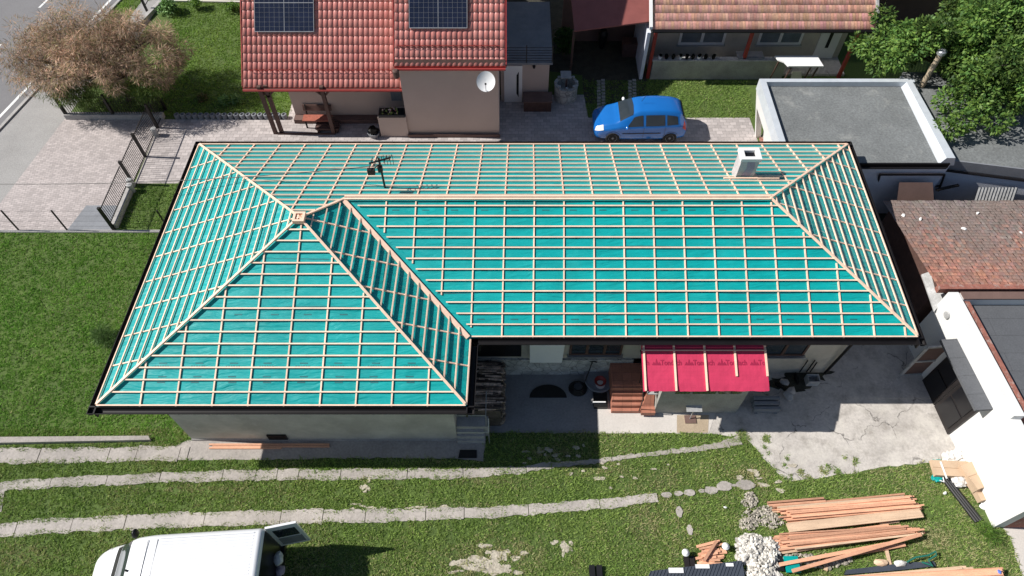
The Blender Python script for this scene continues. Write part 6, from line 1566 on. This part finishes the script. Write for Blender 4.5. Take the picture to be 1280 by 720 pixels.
g = grass('front_grass', [(-24, .5), (16.5, .5), (16.5, 9.2), (-24, 9.2)], 270, .065, (1.06, 1.12, 1.0), .38, 2); tag(g, 'patchy green grass between the slab paths in front of the house', 'grass')
g = grass('small_lawn_grass', [(-15.5, 17.6), (-11, 17.6), (-11, 20.0), (-15.5, 20.0)], 220, .06, (.8, .95, .75), .04, 3); tag(g, 'small square of grass behind the low fence wall', 'grass')
g = grass('garden_grass', [(-19.5, 24.2), (-9.7, 24.2), (-9.7, 33.5), (-17.5, 33.5), (-17, 29)], 170, .05, (.85, 1.0, .7), .03, 4, w=.018); tag(g, 'short green grass of the neighbour garden by the red roof', 'grass')
g = grass('verge_grass', [(-21.5, 29.5), (-19, 29.5), (-18.6, 34), (-20.6, 34)], 140, .07, (1.0, 1.15, .8), .02, 5, w=.018); tag(g, 'bright grass verge between road and footpath at the top edge', 'grass')
g = grass('back_lawn_grass', [(3.35, 24.05), (10.9, 24.05), (10.9, 26.6), (3.35, 26.6)], 220, .055, (.9, 1.0, .85), .08, 6, w=.016); tag(g, 'strip of grass between the blue car and the porch parapet', 'grass')
g = grass('kerb_weeds', [(-20, 7.9), (-9, 7.9), (-9, 8.9), (-20, 8.9)], 60, .08, (.7, .85, .7), .1, 8); tag(g, 'weeds along the low garden kerb left of the wing', 'grass')

random.seed(77); WP = []
for (u, v, n, rr) in ((968, 578, 6, .5), (948, 556, 5, .4), (1035, 588, 4, .3), (1065, 576, 3, .25), (935, 548, 5, .3), (1000, 598, 6, .5)):
    for k in range(n):
        c_ = G(u, v); x, y = c_.x + random.uniform(-rr, rr), c_.y + random.uniform(-rr, rr) * .6; r0 = random.uniform(.05, .14)
        poly = [(x + r0 * math.cos(a) * random.uniform(.6, 1.3), y + r0 * math.sin(a) * random.uniform(.6, 1.3)) for a in np.linspace(0, 5.8, 8)]
        WP.append(poly)
g = grass('yard_weeds', [(6, 6.5), (13, 6.5), (13, 10), (6, 10)], 900, .05, (.85, 1.0, .8), .3, 100, free=WP); tag(g, 'tufts of weeds growing through the cracked concrete yard', 'weeds')
# ------------------------------------------------------------------ light
sd = Vector((-3.77, .23, 3.42)).normalized()
el = math.asin(sd.z); az = math.atan2(sd.x, sd.y)
sun = bpy.data.lights.new('sun', 'SUN'); sun.energy = 5.0; sun.angle = R(.53); sun.color = (1, .96, .90)
so = bpy.data.objects.new('sun', sun); COL.objects.link(so); so.rotation_euler = (-sd).to_track_quat('-Z', 'Y').to_euler(); so.location = sd * 60
wd = bpy.data.worlds.new('World'); scene.world = wd; wd.use_nodes = True; nt = wd.node_tree
sk = nt.nodes.new('ShaderNodeTexSky'); sk.sky_type = 'NISHITA'; sk.sun_disc = False; sk.sun_elevation = el; sk.sun_rotation = az
sk.air_density = 1.0; sk.dust_density = .6; sk.ozone_density = 1.0
nt.links.new(sk.outputs[0], nt.nodes['Background'].inputs[0]); nt.nodes['Background'].inputs[1].default_value = .062
scene.view_settings.view_transform = 'Standard'; scene.view_settings.look = 'None'; scene.view_settings.exposure = 0.26; scene.view_settings.gamma = 1
scene.render.engine = 'CYCLES'
